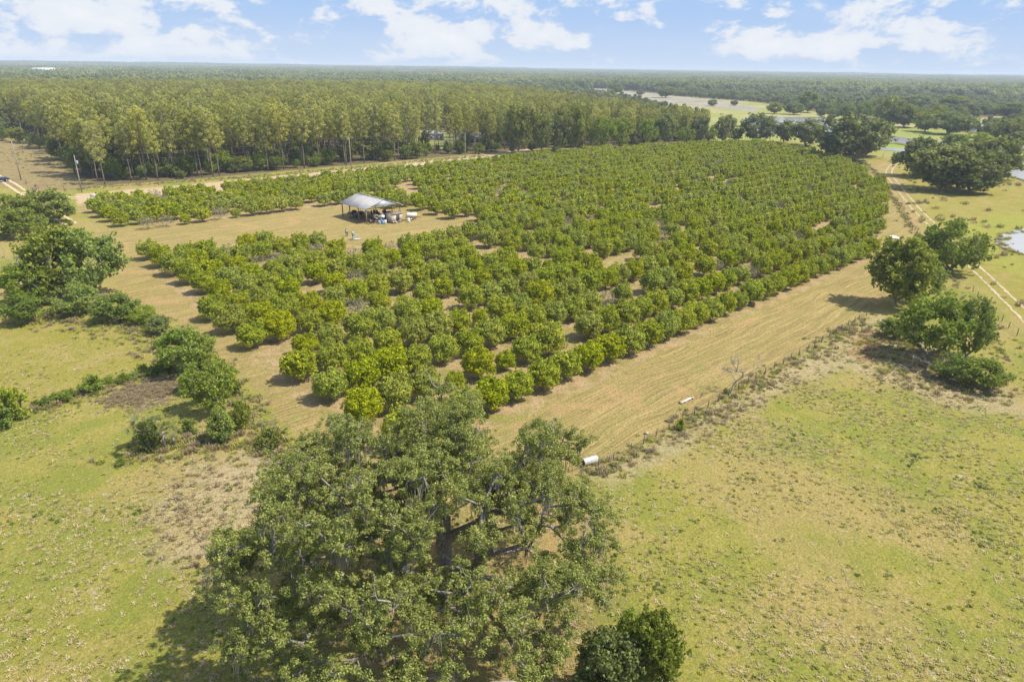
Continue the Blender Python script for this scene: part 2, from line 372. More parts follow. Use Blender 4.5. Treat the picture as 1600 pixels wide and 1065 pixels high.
def broad_kind(seed, mat, n=60, r=4.0, h=9.0, zlow=.25, leaf=.34, dens=46, br=(.8, 1.5), open_=0.0, up=.35, shape=0.0, lod2=True):
    rng = np.random.default_rng(seed); bl = []; ax = rng.uniform(.85, 1.15, 2); lob = rng.uniform(0, 6.28, 3)
    while len(bl) < n:
        d = rnd_dirs(1, rng)[0]; q = rng.uniform(.45, 1) ** .5
        rr = r * (1 + .16 * math.sin(3 * math.atan2(d[1], d[0]) + lob[0]) + .12 * math.sin(5 * d[2] + lob[1] + 2 * d[0]))
        z = h * (zlow + (1 - zlow) * .5) + d[2] * q * h * (1 - zlow) * .46
        tz = (z / h - zlow) / (1 - zlow)
        rr *= (1 - shape * tz)
        if open_ and rng.uniform() < open_ and q < .8: continue
        bl.append((d[0] * q * rr * .86 * ax[0], d[1] * q * rr * .86 * ax[1], z, rng.uniform(*br) * (1 - .35 * shape * tz)))
    bl = np.array(bl); sp = [(*b_[:3], b_[3] * .62) for b_ in bl]
    if lod2:
        for b_ in bl:
            for _ in range(9):
                d = rnd_dirs(1, rng)[0]; sp.append((*(b_[:3] + d * b_[3] * rng.uniform(.55, 1.15) * np.array((1, 1, .85))), b_[3] * rng.uniform(.18, .38)))
        v, q, t = leaf_cloud(np.array(sp), dens * 1.9, leaf * .78, rng, up=up, shell=.3)
    else: v, q, t = leaf_cloud(bl, dens, leaf, rng, up=up)
    crown = mesh_np('crown', v, q, mat, t)
    sk = skeleton((0, 0, 0), bl[:, :3], rng, .045, 2.4, .35, [(0, 0, h * zlow * .6)], .15, h * .05)
    return dict(trunk=wood_mesh('trunk', sk, M_bark, 6), crown=crown)
def pine_kind(seed, h=21.0, lod=1.0):
    rng = np.random.default_rng(seed); bl = []; n = int(30 * lod)
    z0 = h * rng.uniform(.38, .50); lean = rng.uniform(-.5, .5, 2)
    for i in range(n):
        t = ((i + .5) / n); z = z0 + (h - z0) * t
        prof = math.sin((t * .64 + .18) * math.pi) ** .7 * 2.9
        a = i * 2.4 + rng.uniform(-.4, .4); q = prof * rng.uniform(.35, 1.0)
        bl.append((q * math.cos(a) + lean[0] * z / h, q * math.sin(a) + lean[1] * z / h, z, rng.uniform(.7, 1.25) * (1 - .15 * t)))
    bl = np.array(bl); v, q, t = leaf_cloud(bl, 84 * lod, .32 / lod ** .5, rng, .8, .6, .8, 1.35, .3, .16)
    crown = mesh_np('crown', v, q, M_pine, t)
    m = MB(); zz = np.linspace(-.2, h * .97, 8); rr = np.linspace(.21, .05, 8)
    m.tube(np.stack([lean[0] * zz / h + rng.normal(0, .04, 8), lean[1] * zz / h + rng.normal(0, .04, 8), zz], 1), rr, 6)
    for b in bl[::2]:
        s = np.array((lean[0] * b[2] / h, lean[1] * b[2] / h, b[2] - .7)); m.tube([s, b[:3]], [.05, .025], 4, False)
    for i in range(5):
        z = rng.uniform(h * .25, z0); a = rng.uniform(0, 6.28); m.tube([(0, 0, z), (math.cos(a) * 1.1, math.sin(a) * 1.1, z + .25)], [.035, .012], 4, False)
    return dict(trunk=m.mesh('trunk', M_pinebark, True), crown=crown)

def put(kind, name, loc, rz, sc, label, cat, group=None, crown_mat=None):
    o = empty(name, loc, rz, sc); tag(o, label, cat, group)
    for pn in ('trunk', 'crown'):
        if kind.get(pn): link(pn, kind[pn], o)
    return o

# geometry nodes scatter, only for what nobody could count
def scatter(name, P, rz, sc, variant, sources, label, cat):
    """sources: list of lists of objects"""
    P = np.asarray(P, np.float32); me = bpy.data.meshes.new(name); me.vertices.add(len(P)); me.vertices.foreach_set('co', P.ravel())
    rot = np.zeros((len(P), 3), np.float32); rot[:, 2] = rz
    a = me.attributes.new('rotv', 'FLOAT_VECTOR', 'POINT'); a.data.foreach_set('vector', rot.ravel())
    sc = np.asarray(sc, np.float32); sc = np.repeat(sc[:, None], 3, 1) if sc.ndim == 1 else sc
    a = me.attributes.new('scv', 'FLOAT_VECTOR', 'POINT'); a.data.foreach_set('vector', sc.ravel())
    a = me.attributes.new('vari', 'INT', 'POINT'); a.data.foreach_set('value', np.asarray(variant, np.int32))
    o = link(name, me); tag(o, label, cat, kind='stuff')
    nt = bpy.data.node_groups.new(name, 'GeometryNodeTree')
    nt.interface.new_socket('Geometry', in_out='INPUT', socket_type='NodeSocketGeometry')
    nt.interface.new_socket('Geometry', in_out='OUTPUT', socket_type='NodeSocketGeometry')
    gi = nt.nodes.new('NodeGroupInput'); go = nt.nodes.new('NodeGroupOutput'); join = nt.nodes.new('GeometryNodeJoinGeometry')
    def named(t, nm):
        q = nt.nodes.new('GeometryNodeInputNamedAttribute'); q.data_type = t; q.inputs[0].default_value = nm
        return next(s for s in q.outputs if s.enabled and s.name == 'Attribute')
    rv = named('FLOAT_VECTOR', 'rotv'); svv = named('FLOAT_VECTOR', 'scv'); vi = named('INT', 'vari')
    for k, objs in enumerate(sources):
        src = nt.nodes.new('GeometryNodeJoinGeometry')
        for ob in objs:
            oi = nt.nodes.new('GeometryNodeObjectInfo'); oi.inputs['Object'].default_value = ob; oi.transform_space = 'ORIGINAL'
            nt.links.new(oi.outputs['Geometry'], src.inputs[0])
        cmp_ = nt.nodes.new('FunctionNodeCompare'); cmp_.data_type = 'INT'; cmp_.operation = 'EQUAL'
        ins = [s for s in cmp_.inputs if s.enabled]; nt.links.new(vi, ins[0]); ins[1].default_value = k
        ip = nt.nodes.new('GeometryNodeInstanceOnPoints')
        nt.links.new(gi.outputs[0], ip.inputs['Points']); nt.links.new(cmp_.outputs[0], ip.inputs['Selection'])
        nt.links.new(src.outputs[0], ip.inputs['Instance']); nt.links.new(svv, ip.inputs['Scale'])
        nt.links.new(rv, ip.inputs['Rotation'])
        nt.links.new(ip.outputs[0], join.inputs[0])
    nt.links.new(join.outputs[0], go.inputs[0])
    md = o.modifiers.new('scatter', 'NODES'); md.node_group = nt
    return o
def src(kind):
    """unlinked source objects of a kind for the scatters"""
    return [bpy.data.objects.new(k, kind[k]) for k in ('trunk', 'crown') if kind.get(k)]

# ------------------------------------------------------------------ plan of the land (metres, from pixels of the ground)
def poly(pts): return np.array([at(*p) for p in pts])
def sdist(P, poly_):
    """signed distance to a polygon, negative inside"""
    P = np.asarray(P, float); x, y = P[:, 0], P[:, 1]; n = len(poly_); d = np.full(len(P), 1e18); ins = np.zeros(len(P), bool)
    for i in range(n):
        a = poly_[i]; b = poly_[(i + 1) % n]; e = b - a; w = P - a
        t = np.clip((w @ e) / (e @ e + 1e-12), 0, 1); q = w - t[:, None] * e; d = np.minimum(d, (q ** 2).sum(1))
        c = ((a[1] > y) != (b[1] > y)) & (x < (b[0] - a[0]) * (y - a[1]) / (b[1] - a[1] + 1e-12) + a[0]); ins ^= c
    d = np.sqrt(d); return np.where(ins, -d, d)
def inside(P, pl): return sdist(P, pl) < 0
# small-scale value noise in numpy (sum of rotated sines)
_fn = [(G.uniform(0, 6.28), G.uniform(0, 6.28), G.uniform(.6, 1.6)) for _ in range(9)]
def fnoise(x, y, s):
    r = 0
    for a, p, f in _fn: r = r + np.sin((x * math.cos(a) + y * math.sin(a)) / s * f * 6.28 + p + 1.7 * np.sin((x * math.sin(a * 1.7) + y * math.cos(a * 1.3)) / s * 3.1 * f + 2 * p))
    return r / 9
PZ = {
 'soil': [(480, 690), (440, 640), (345, 520), (215, 430), (130, 398), (245, 352), (120, 332), (120, 318), (300, 303), (500, 280), (640, 264), (800, 247), (930, 236), (1100, 226), (1200, 224),
          (1290, 245), (1345, 262), (1382, 290), (1384, 345), (1368, 400), (1355, 412), (1050, 545), (850, 640), (700, 705), (600, 760)],
 'mown': [(480, 700), (380, 590), (288, 522), (215, 468), (125, 400), (150, 362), (240, 352), (330, 345), (440, 330), (540, 322), (640, 318), (720, 340), (745, 350), (735, 368), (640, 378),
          (545, 385), (470, 372), (380, 378), (255, 400), (240, 425), (330, 500), (420, 585), (500, 655), (560, 690), (620, 745), (700, 712), (850, 640), (1050, 545), (1360, 412), (1372, 400),
          (1386, 345), (1382, 290), (1350, 265), (1375, 250), (1400, 262), (1440, 350), (1420, 420), (1375, 480), (1250, 553), (1100, 640), (985, 704), (900, 745), (800, 790), (640, 820), (520, 760)],
 'greenl': [(-250, 470), (-100, 478), (0, 492), (70, 500), (150, 505), (225, 515), (245, 560), (180, 585), (60, 625), (-40, 650), (-260, 690)],
 'drypatch': [(180, 618), (235, 597), (275, 600), (262, 625), (215, 645)],
 'dryl': [(240, 800), (300, 730), (420, 690), (470, 720), (430, 830), (330, 880), (250, 870)],
 'scrubr': [(985, 712), (1100, 645), (1230, 572), (1320, 515), (1370, 490), (1440, 520), (1560, 600), (1620, 650), (1500, 640), (1400, 600), (1330, 575), (1240, 600), (1130, 665), (1020, 725), (960, 760), (930, 745)],
 'rust': [(1330, 530), (1365, 515), (1385, 545), (1370, 570), (1335, 560)],
 'bareoak': [(500, 740), (760, 720), (920, 760), (960, 900), (900, 1065), (620, 1100), (480, 960)],
 'greenr': [(1395, 240), (1480, 250), (1800, 250), (2200, 420), (2200, 560), (1700, 540), (1600, 500), (1530, 435), (1460, 372), (1410, 320), (1380, 280)],
 'vivid': [(1500, 350), (1560, 335), (1640, 330), (1640, 352), (1575, 362), (1560, 385), (1590, 405), (1640, 410), (1640, 440), (1560, 420), (1520, 390)],
 'farfield': [(1050, 150), (1180, 160), (1330, 185), (1400, 185), (1500, 208), (1600, 215), (1750, 235), (1800, 262), (1395, 243), (1280, 222), (1100, 215), (1100, 175), (1000, 160), (900, 145), (820, 138)],
 'palesand': [(905, 138), (960, 139), (1050, 150), (1110, 155), (1190, 168), (1180, 175), (1100, 168), (1020, 160), (940, 150)],
 'fieldb': [(1505, 188), (1560, 182), (1566, 192), (1520, 199)], 'fieldc': [(1525, 153), (1560, 153), (1560, 158), (1527, 158)],
 'fieldd': [(905, 120), (960, 121), (990, 126), (935, 127)], 'fielde': [(1000, 126), (1045, 127), (1100, 132), (1040, 132)], 'fieldf': [(590, 112), (640, 113), (700, 117), (640, 118)],
 'leftfield': [(-200, 215), (0, 216), (60, 222), (108, 268), (145, 292), (60, 300), (0, 290), (-200, 262)],
 'roadl': [(118, 303), (300, 288), (500, 268), (640, 254), (770, 240), (830, 232), (832, 238), (775, 247), (640, 263), (500, 280), (300, 302), (120, 318)],
 'forest': [(-500, 212), (0, 212), (45, 216), (80, 238), (108, 268), (150, 290), (300, 280), (500, 262), (640, 250), (770, 238), (850, 232), (960, 232), (1050, 223), (1110, 221), (1100, 213), (1000, 197), (880, 177), (800, 162), (500, 143), (300, 136), (0, 132), (-500, 124)],
 'yard': [(640, 205), (690, 203), (720, 215), (700, 232), (660, 232)],
 'vividl': [(1370, 222), (1412, 226), (1412, 231), (1370, 229)],
}
POLY = {k: poly(v) for k, v in PZ.items()}
def terrain(x, y):
    r = np.hypot(x, y); t = np.clip((r - 2600) / 3600, 0, 1); t = t * t * (3 - 2 * t)
    return t * (12 + 13 * fnoise(x, y, 2600.) + 7 * fnoise(x + 900, y, 900.))

# polar ground sheet: fine near the drone, coarse at the horizon
rings = np.concatenate([[0.5, 6, 12], 16 * np.exp(np.arange(0, 790) * math.log(9900 / 16) / 789)])
fan = np.radians(np.arange(-56, 56.01, .21)); rest = np.radians(np.arange(60, 301, 5.0)); ang = np.concatenate([fan, rest])
Rg, Ag = np.meshgrid(rings, ang, indexing='ij'); gx = (Rg * np.sin(Ag)).ravel(); gy = (Rg * np.cos(Ag)).ravel()
gz = terrain(gx, gy); near = np.clip(1 - np.hypot(gx, gy) / 200, 0, 1)
gz = gz + near * (.10 * fnoise(gx, gy, 9.) + .05 * fnoise(gx, gy, 3.1)) - .05
nr_, na = len(rings), len(ang)
ii, jj = np.meshgrid(np.arange(nr_ - 1), np.arange(na), indexing='ij'); j2 = (jj + 1) % na
gq = np.stack([ii * na + jj, (ii + 1) * na + jj, (ii + 1) * na + j2, ii * na + j2], -1).reshape(-1, 4)[:, ::-1]
GP = np.stack([gx, gy], 1)
wrp = GP + np.stack([.9 * fnoise(gx, gy, 6.) + .4 * fnoise(gx, gy, 1.9), .9 * fnoise(gx + 50, gy, 6.) + .4 * fnoise(gx, gy + 40, 1.9)], 1)
gme = mesh_np('ground', np.stack([gx, gy, gz], 1), gq, smooth=True)
SOFT = dict(soil=1.2, mown=1.6, greenl=2.5, drypatch=2.0, dryl=6, scrubr=3, rust=3, bareoak=4, greenr=3, vivid=6, farfield=12, palesand=14, fieldb=8, fieldc=12, fieldd=25, fielde=25, fieldf=25, leftfield=4, roadl=1.5, forest=5, yard=5, vividl=3)
ZA = {}
for k_, pl in POLY.items(): ZA[k_] = np.clip(.5 - sdist(wrp, pl) / (2 * SOFT[k_]), 0, 1)
fld = np.maximum.reduce([ZA[k_] for k_ in ('fieldb', 'fieldc', 'fieldd', 'fielde', 'fieldf', 'farfield', 'yard')])
rr_ = np.hypot(gx, gy)
woods = np.clip((rr_ - 420) / 60, 0, 1) * (1 - np.clip(np.maximum(fld, ZA['palesand']) * 1.5, 0, 1)) * (1 - np.clip(ZA['greenr'] * 2, 0, 1))
ZA['forest'] = np.maximum(ZA['forest'] * (1 - fld), woods)
g1 = np.clip((fnoise(gx, gy, 160.) - .36) * 12, 0, 1) * (rr_ > 500) * (rr_ < 1290) * (1 - np.clip(ZA['forest'] * 0, 0, 1)); g2 = np.clip((fnoise(gx, gy * 1.6, 700.) - .32) * 12, 0, 1) * (rr_ > 1290) * (rr_ < 5200)
in_pf = sdist(GP, POLY['forest']) < 0
ZA['field'] = np.maximum(fld, np.where(in_pf, 0, np.maximum(g1, g2)))
for k_ in ('soil', 'mown', 'greenl', 'drypatch', 'dryl', 'scrubr', 'rust', 'bareoak', 'greenr', 'vivid', 'palesand', 'leftfield', 'roadl', 'forest', 'field', 'vividl'):
    a = gme.attributes.new(k_, 'FLOAT', 'POINT'); a.data.foreach_set('value', ZA[k_].astype(np.float32))

# ground material
ROW = math.atan2(.686, .727)
m, k, out = new_mat('ground'); geo = k.n.new('ShaderNodeNewGeometry'); pos = geo.outputs['Position']
def edge(nm, amt=.5):
    return k.step(k.math('ADD', k.attr(nm), k.math('MULTIPLY_ADD', nz_mid, amt, -amt / 2)), .3, .7)
nz_fine = k.noise(pos, 4.2, 5, .72); nz_mid = k.noise(pos, .45, 6, .62, .3); nz_big = k.noise(pos, .06, 5, .6, .5); nz_tuft = k.noise(pos, 1.7, 6, .78, .3)
nz_b2 = k.noise(k.mapping(pos, rot=(0, 0, 1.1)), .15, 6, .62, .8)
nz_grain = k.noise(pos, 7.0, 4, .75)
c_yg = (.285, .268, .046); c_tan = (.41, .305, .120); c_gr = (.215, .245, .045); c_pale = (.50, .41, .24); c_brn = (.235, .165, .095)
# rough pasture (default)
past = k.mix(k.step(nz_tuft, .42, .68), c_yg, c_tan)
past = k.mix(k.step(k.math('ADD', nz_b2, k.math('MULTIPLY', nz_tuft, .5)), .66, .84), past, (.235, .245, .045))
past = k.mix(k.math('MULTIPLY', k.step(nz_big, .46, .60), .75), past, k.mix(nz_tuft, (.35, .255, .085), (.44, .33, .15)))
past = k.mix(k.math('MULTIPLY', k.step(k.noise(pos, .035, 4, .6, 1.0), .54, .66), .6), past, k.mix(nz_tuft, (.25, .28, .045), (.34, .33, .07)))
past = k.mix(k.math('MULTIPLY', k.step(nz_fine, .48, .66), .7), past, c_gr)
past = k.mix(k.math('MULTIPLY', k.step(nz_fine, .42, .30), .6), past, c_pale)
past = k.mix(k.math('MULTIPLY', k.step(k.noise(pos, .21, 7, .72, 1.0), .60, .70), .6), past, (.52, .43, .29))
past = k.mix(k.math('MULTIPLY', k.step(k.noise(k.mapping(pos, rot=(0, 0, .5)), .33, 7, .7, .6), .62, .70), .6), past, (.21, .25, .045))
smooth_gr = k.mix(k.step(k.math('ADD', nz_mid, k.math('MULTIPLY', nz_b2, .4)), .5, .9), (.265, .245, .042), (.335, .280, .080))
smooth_gr = k.mix(k.math('MULTIPLY', k.step(nz_fine, .5, .7), .5), smooth_gr, (.22, .225, .040))
smooth_gr = k.mix(k.math('MULTIPLY', k.step(nz_b2, .50, .66), .6), smooth_gr, (.37, .285, .115))
col = past
# mown headland with mower and tyre lines along the rows
mv = k.mapping(pos, rot=(0, 0, -ROW)); wob = k.n.new('ShaderNodeCombineXYZ'); k.put(wob.inputs[1], k.math('MULTIPLY_ADD', k.noise(pos, .05, 3, .5), 5.0, -2.5)); mv = k.vmath('ADD', mv, wob.outputs[0]); st = k.noise(k.mapping(mv, (.05, 1.1, 1)), 1.0, 5, .62); st2 = k.noise(k.mapping(mv, (.10, 4.5, 1)), 1.0, 4, .6)
mown = k.mix(k.step(st, .38, .60), (.440, .335, .130), (.320, .265, .085))
mown = k.mix(k.math('MULTIPLY', k.step(st2, .46, .62), .8), mown, (.235, .165, .075))
mown = k.mix(k.math('MULTIPLY', k.step(st2, .44, .33), .6), mown, (.50, .36, .165))
mown = k.mix(k.math('MULTIPLY', k.step(nz_mid, .52, .70), .55), mown, (.28, .28, .075))
mown = k.mix(k.math('MULTIPLY', k.step(nz_b2, .53, .64), .65), mown, (.46, .30, .14))
mown = k.mix(k.math('MULTIPLY', k.step(k.noise(pos, .25, 7, .75, .8), .52, .64), .8), mown, k.mix(nz_fine, (.22, .22, .06), (.33, .27, .10)))
mown = k.mix(k.math('MULTIPLY', k.step(nz_fine, .50, .66), .6), mown, (.22, .165, .07))
soil = k.mix(k.step(nz_mid, .40, .62), (.45, .32, .17), (.31, .245, .09))
soil = k.mix(k.math('MULTIPLY', k.step(nz_b2, .54, .66), .8), soil, (.27, .26, .06))
soil = k.mix(k.math('MULTIPLY', k.step(nz_fine, .5, .66), .5), soil, (.26, .20, .11))
dry = k.mix(k.step(nz_tuft, .4, .6), (.35, .27, .155), (.47, .38, .23)); dry = k.mix(k.math('MULTIPLY', k.step(nz_mid, .53, .66), .7), dry, (.18, .19, .06))
col = k.mix(edge('greenr'), col, smooth_gr)
col = k.mix(k.math('MULTIPLY', k.math('MULTIPLY', edge('greenr'), k.step(nz_tuft, .56, .66)), .5), col, (.33, .26, .13))
col = k.mix(k.math('MULTIPLY', edge('vivid', .9), .75), col, k.mix(nz_mid, (.24, .27, .035), (.34, .33, .07)))
col = k.mix(k.math('MULTIPLY', edge('dryl', 1.2), .8), col, dry)
col = k.mix(edge('greenl'), col, smooth_gr)
col = k.mix(k.math('MULTIPLY', edge('scrubr', 1.1), .7), col, dry)
col = k.mix(k.math('MULTIPLY', edge('drypatch', .6), .9), col, (.19, .135, .105))
col = k.mix(k.math('MULTIPLY', edge('bareoak', 1.2), .6), col, k.mix(k.step(nz_mid, .4, .6), (.40, .25, .12), (.24, .19, .085)))
col = k.mix(edge('soil', .4), col, soil)
col = k.mix(edge('mown', .5), col, mown)
col = k.mix(k.math('MULTIPLY', edge('rust', .9), .8), col, (.33, .175, .095))
col = k.mix(edge('leftfield'), col, k.mix(k.step(nz_mid, .4, .65), (.30, .25, .10), (.25, .17, .10)))
col = k.mix(edge('forest', .3), col, k.mix(nz_mid, (.10, .085, .035), (.20, .15, .08)))
col = k.mix(edge('field', .2), col, k.mix(k.step(k.noise(pos, .012, 5, .6), .42, .6), (.26, .29, .07), (.36, .33, .13)))
col = k.mix(edge('palesand', .5), col, k.mix(k.step(k.noise(pos, .03, 5, .6), .4, .6), (.34, .31, .25), (.27, .25, .16)))
col = k.mix(edge('vividl', .1), col, (.24, .32, .04))
col = k.mix(edge('roadl', .4), col, k.mix(nz_mid, (.42, .30, .17), (.58, .45, .29)))
col = k.mix(1.0, col, k.mix(k.step(nz_grain, .3, .7), (.60, .605, .57), (1.12, 1.10, 1.06)), 'MULTIPLY')
p = k.n.new('ShaderNodeBsdfPrincipled'); k.put(p.inputs['Base Color'], col); p.inputs['Roughness'].default_value = .95; p.inputs['Specular IOR Level'].default_value = .1
b = k.n.new('ShaderNodeBump'); b.inputs['Strength'].default_value = .9; b.inputs['Distance'].default_value = .25
k.put(b.inputs['Height'], k.math('ADD', k.math('MULTIPLY', nz_fine, .5), k.math('ADD', nz_tuft, k.math('MULTIPLY', st2, .3)))); k.put(p.inputs['Normal'], b.outputs[0]); k.l.new(p.outputs[0], out.inputs[0])
gme.materials.append(m); tag(link('ground', gme), kind='structure')

def gz_at(x, y):
    x = np.asarray(x, float); y = np.asarray(y, float); nn = np.clip(1 - np.hypot(x, y) / 200, 0, 1)
    return terrain(x, y) + nn * (.10 * fnoise(x, y, 9.) + .05 * fnoise(x, y, 3.1)) - .05

# water
mw, k, out = new_mat('water'); tcw = k.n.new('ShaderNodeNewGeometry'); p = k.n.new('ShaderNodeBsdfPrincipled')
wv = k.noise(tcw.outputs['Position'], .8, 4, .6); k.put(p.inputs['Base Color'], k.mix(k.noise(tcw.outputs['Position'], .03, 4, .6), (.24, .24, .225), (.34, .335, .32)))
p.inputs['Roughness'].default_value = .16; p.inputs['Specular IOR Level'].default_value = .8
b = k.n.new('ShaderNodeBump'); b.inputs['Strength'].default_value = .25; b.inputs['Distance'].default_value = .1; k.put(b.inputs['Height'], wv); k.put(p.inputs['Normal'], b.outputs[0])
k.l.new(p.outputs[0], out.inputs[0])
def sheet(name, pts, z, mat, jit=.02, kind='structure', sub=10, amp=1.0):
    a = poly(pts); q = []
    for i in range(len(a)):
        p0, p1, p2, p3 = a[i - 1], a[i], a[(i + 1) % len(a)], a[(i + 2) % len(a)]
        for s in range(sub):
            t = s / sub; q.append(.5 * ((2 * p1) + (-p0 + p2) * t + (2 * p0 - 5 * p1 + 4 * p2 - p3) * t * t + (-p0 + 3 * p1 - 3 * p2 + p3) * t ** 3))
    q = np.array(q); q = q + np.stack([fnoise(q[:, 0], q[:, 1], 7.), fnoise(q[:, 1], q[:, 0], 5.)], 1) * amp
    me = bpy.data.meshes.new(name); me.from_pydata([(x, y, z) for x, y in q], [], [tuple(range(len(q)))]); me.materials.append(mat)
    o = link(name, me); o['kind'] = kind; return o
sheet('pond', [(1165, 184), (1200, 184), (1262, 183), (1325, 189), (1335, 197), (1300, 213), (1240, 212), (1165, 200)], .07, mw, amp=1.6*1.5)
sheet('pond', [(1350, 211), (1390, 212), (1425, 217), (1480, 224), (1525, 229), (1510, 234), (1450, 230), (1400, 223), (1352, 219)], .07, mw, amp=1.6*1)
sheet('pond', [(1366, 230), (1396, 231), (1424, 234), (1422, 237), (1385, 235)], .07, mw, amp=1.6*.6)
sheet('pond', [(1546, 262), (1562, 250), (1610, 244), (1700, 240), (1760, 262), (1700, 292), (1605, 283), (1578, 275)], .07, mw, amp=1.6*1)
sheet('pond', [(1555, 379), (1572, 364), (1610, 356), (1680, 353), (1720, 385), (1660, 406), (1600, 397), (1574, 389)], .07, mw, amp=1.6*.5)
sheet('pond', [(1503, 201), (1520, 193), (1548, 196), (1542, 205), (1515, 207)], .07, mw, amp=1.6*1.5)
sheet('pond', [(1560, 228), (1585, 222), (1610, 226), (1600, 236), (1570, 236)], .07, mw, amp=1.6*1)

# tracks
def ribbon(name, pts, w, z, mat, off=0.0, jit=.12, kind='structure', gap=0.0):
    a = np.array([at(*p) for p in pts]); q = []
    for i in range(len(a) - 1):
        p0, p1, p2, p3 = a[max(i - 1, 0)], a[i], a[i + 1], a[min(i + 2, len(a) - 1)]
        L = np.linalg.norm(p2 - p1); n = max(4, int(L / .7))
        for s in range(n):
            t = s / n; q.append(.5 * ((2 * p1) + (-p0 + p2) * t + (2 * p0 - 5 * p1 + 4 * p2 - p3) * t * t + (-p0 + 3 * p1 - 3 * p2 + p3) * t ** 3))
    q = np.array(q); d = np.gradient(q, axis=0); d /= np.linalg.norm(d, axis=1)[:, None]; nn = np.stack([-d[:, 1], d[:, 0]], 1)
    l = off + w / 2 + G.normal(0, jit, len(q)); r = off - w / 2 + G.normal(0, jit, len(q))
    A = q + nn * l[:, None]; B = q + nn * r[:, None]; n = len(q)
    v = np.concatenate([np.c_[A, gz_at(A[:, 0], A[:, 1]) + z], np.c_[B, gz_at(B[:, 0], B[:, 1]) + z]])
    f = np.array([(i, i + 1, n + i + 1, n + i) for i in range(n - 1)])[:, ::-1]
    return v, f
M_rut = surf('sandy_rut', (.36, .285, .16), (.46, .37, .23), 1.2, .95, bump=.4, c3=(.42, .33, .19))
M_rut2 = surf('pale_rut', (.44, .34, .21), (.54, .43, .28), .7, .95, bump=.3, c3=(.38, .30, .16))
def track(name, pts, w, gauge, mat, z=.03, jit=.09):
    m = MB()
    for o_ in (-gauge / 2, gauge / 2):
        v, f = ribbon(name, pts, w, z, mat, o_, jit); m.add(v, f)
    o = m.build(name, mat); o['kind'] = 'structure'; return o
track('farm_track', [(1376, 244), (1390, 248), (1398, 254), (1392, 262), (1389, 272), (1400, 288), (1418, 310), (1434, 329), (1470, 364), (1508, 402), (1560, 452), (1605, 497), (1700, 600)], .42, 2.0, M_rut)
track('farm_track', [(-60, 250), (0, 278), (30, 296), (55, 312), (110, 350)], .8, 2.2, M_rut2)
track('farm_track', [(40, 300), (125, 309), (300, 294), (500, 273), (640, 258), (775, 243), (840, 234)], .9, 2.2, M_rut2)

# ------------------------------------------------------------------ kinds
citrus = [citrus_kind(s) for s in range(6)]
citrus_lo = [citrus_kind(s + 20, dens=220, leaf=.21) for s in range(5)]
grey_citrus = [citrus_kind(40 + s, M_citrus_pale, dens=110, full=.6, r=1.6, h=2.7) for s in range(3)]
bare_citrus = citrus_kind(50, M_citrus_pale, dens=38, full=.6, r=1.6, h=2.5)
broadA = [broad_kind(60 + s, M_broad, 80, 4.0, 9.0, .12) for s in range(3)]
darkA = [broad_kind(70 + s, M_dark, 80, 4.4, 9.0, .10) for s in range(3)]
lushA = [broad_kind(80 + s, M_lush, 70, 4.0, 8.0, .12, .27, 64, (.6, 1.25), .15) for s in range(4)]
cone = broad_kind(90, M_lush, 150, 2.0, 4.6, .05, .13, 300, (.34, .52), 0, .35, .55, False)
pines = [pine_kind(100 + s) for s in range(7)]
bush = [broad_kind(120 + s, M_lush, 26, 1.4, 2.2, .1, .20, 100, (.4, .7), .1) for s in range(3)]
dullbush = [broad_kind(125 + s, M_broad, 26, 1.5, 2.2, .1, .20, 80, (.4, .7), .1) for s in range(2)]
M_farb = M_far
farK = [broad_kind(130 + s, M_far, 16, 4.6, 12., .05, .95, 13, (1.6, 2.6), lod2=False) for s in range(4)]

# ------------------------------------------------------------------ citrus grove
rdir = np.array((.727, .686)); ndir = np.array((-.686, .727))
holes = [(at(770, 402), 4.5), (at(950, 415), 5.5), (at(1128, 284), 7), (at(1090, 440), 3.8), (at(430, 395), 0), (at(600, 512), 0), (at(690, 285), 6), (at(960, 595), 0), (at(715, 500), 3.2), (at(640, 300), 5), (at(1190, 330), 3), (at(860, 540), 3)]
grove_out = poly([(470, 640), (432, 585), (300, 462), (243, 430), (238, 405), (380, 392), (480, 385), (550, 403), (640, 392), (735, 378), (760, 352), (725, 345), (655, 330), (560, 322), (440, 334), (330, 345), (240, 358), (165, 352), (128, 333), (190, 314), (300, 306), (500, 286), (640, 270),
                  (800, 252), (930, 240), (1100, 230), (1200, 228), (1285, 247), (1335, 265), (1377, 292), (1380, 345), (1362, 398), (1345, 412), (1050, 548), (850, 640), (700, 708), (600, 740)])
trees = []
for rowi in range(-1, 60):
    v = 50.3 + 6.9 * rowi
    if rowi < 0: continue
    for j in range(0, 140):
        u = 32.6 + 4.0 * j + R.uniform(-.22, .22); vv = v + R.uniform(-.18, .18)
        trees.append((rowi, j, *(rdir * u + ndir * vv)))
T = np.array(trees); ok = sdist(T[:, 2:4], grove_out) < .6
for c, r_ in holes:
    if r_: ok &= np.hypot(T[:, 2] - c[0], T[:, 3] - c[1]) > r_
thin_left = np.hypot(T[:, 2] - at(400, 480)[0], T[:, 3] - at(400, 480)[1])
drop = G.uniform(size=len(T)); ok &= drop > np.where(thin_left < 12, .2, np.where(T[:, 0] < 4, .012, .04))
T = T[ok]; print('citrus', len(T))
d_cam = np.hypot(T[:, 2], T[:, 3]); o_ = np.argsort(d_cam)
near_i = set(o_[:297].tolist())
ORD = ['first', 'second', 'third', 'fourth', 'fifth', 'sixth', 'seventh', 'eighth', 'ninth', 'tenth', 'eleventh', 'twelfth']
def ordn(n):
    if n <= 12: return ORD[n - 1]
    return str(n) + ('th' if 10 < n % 100 < 14 or n % 10 not in (1, 2, 3) else {1: 'st', 2: 'nd', 3: 'rd'}[n % 10])
stuffP = []; stuffS = []; stuffV = []
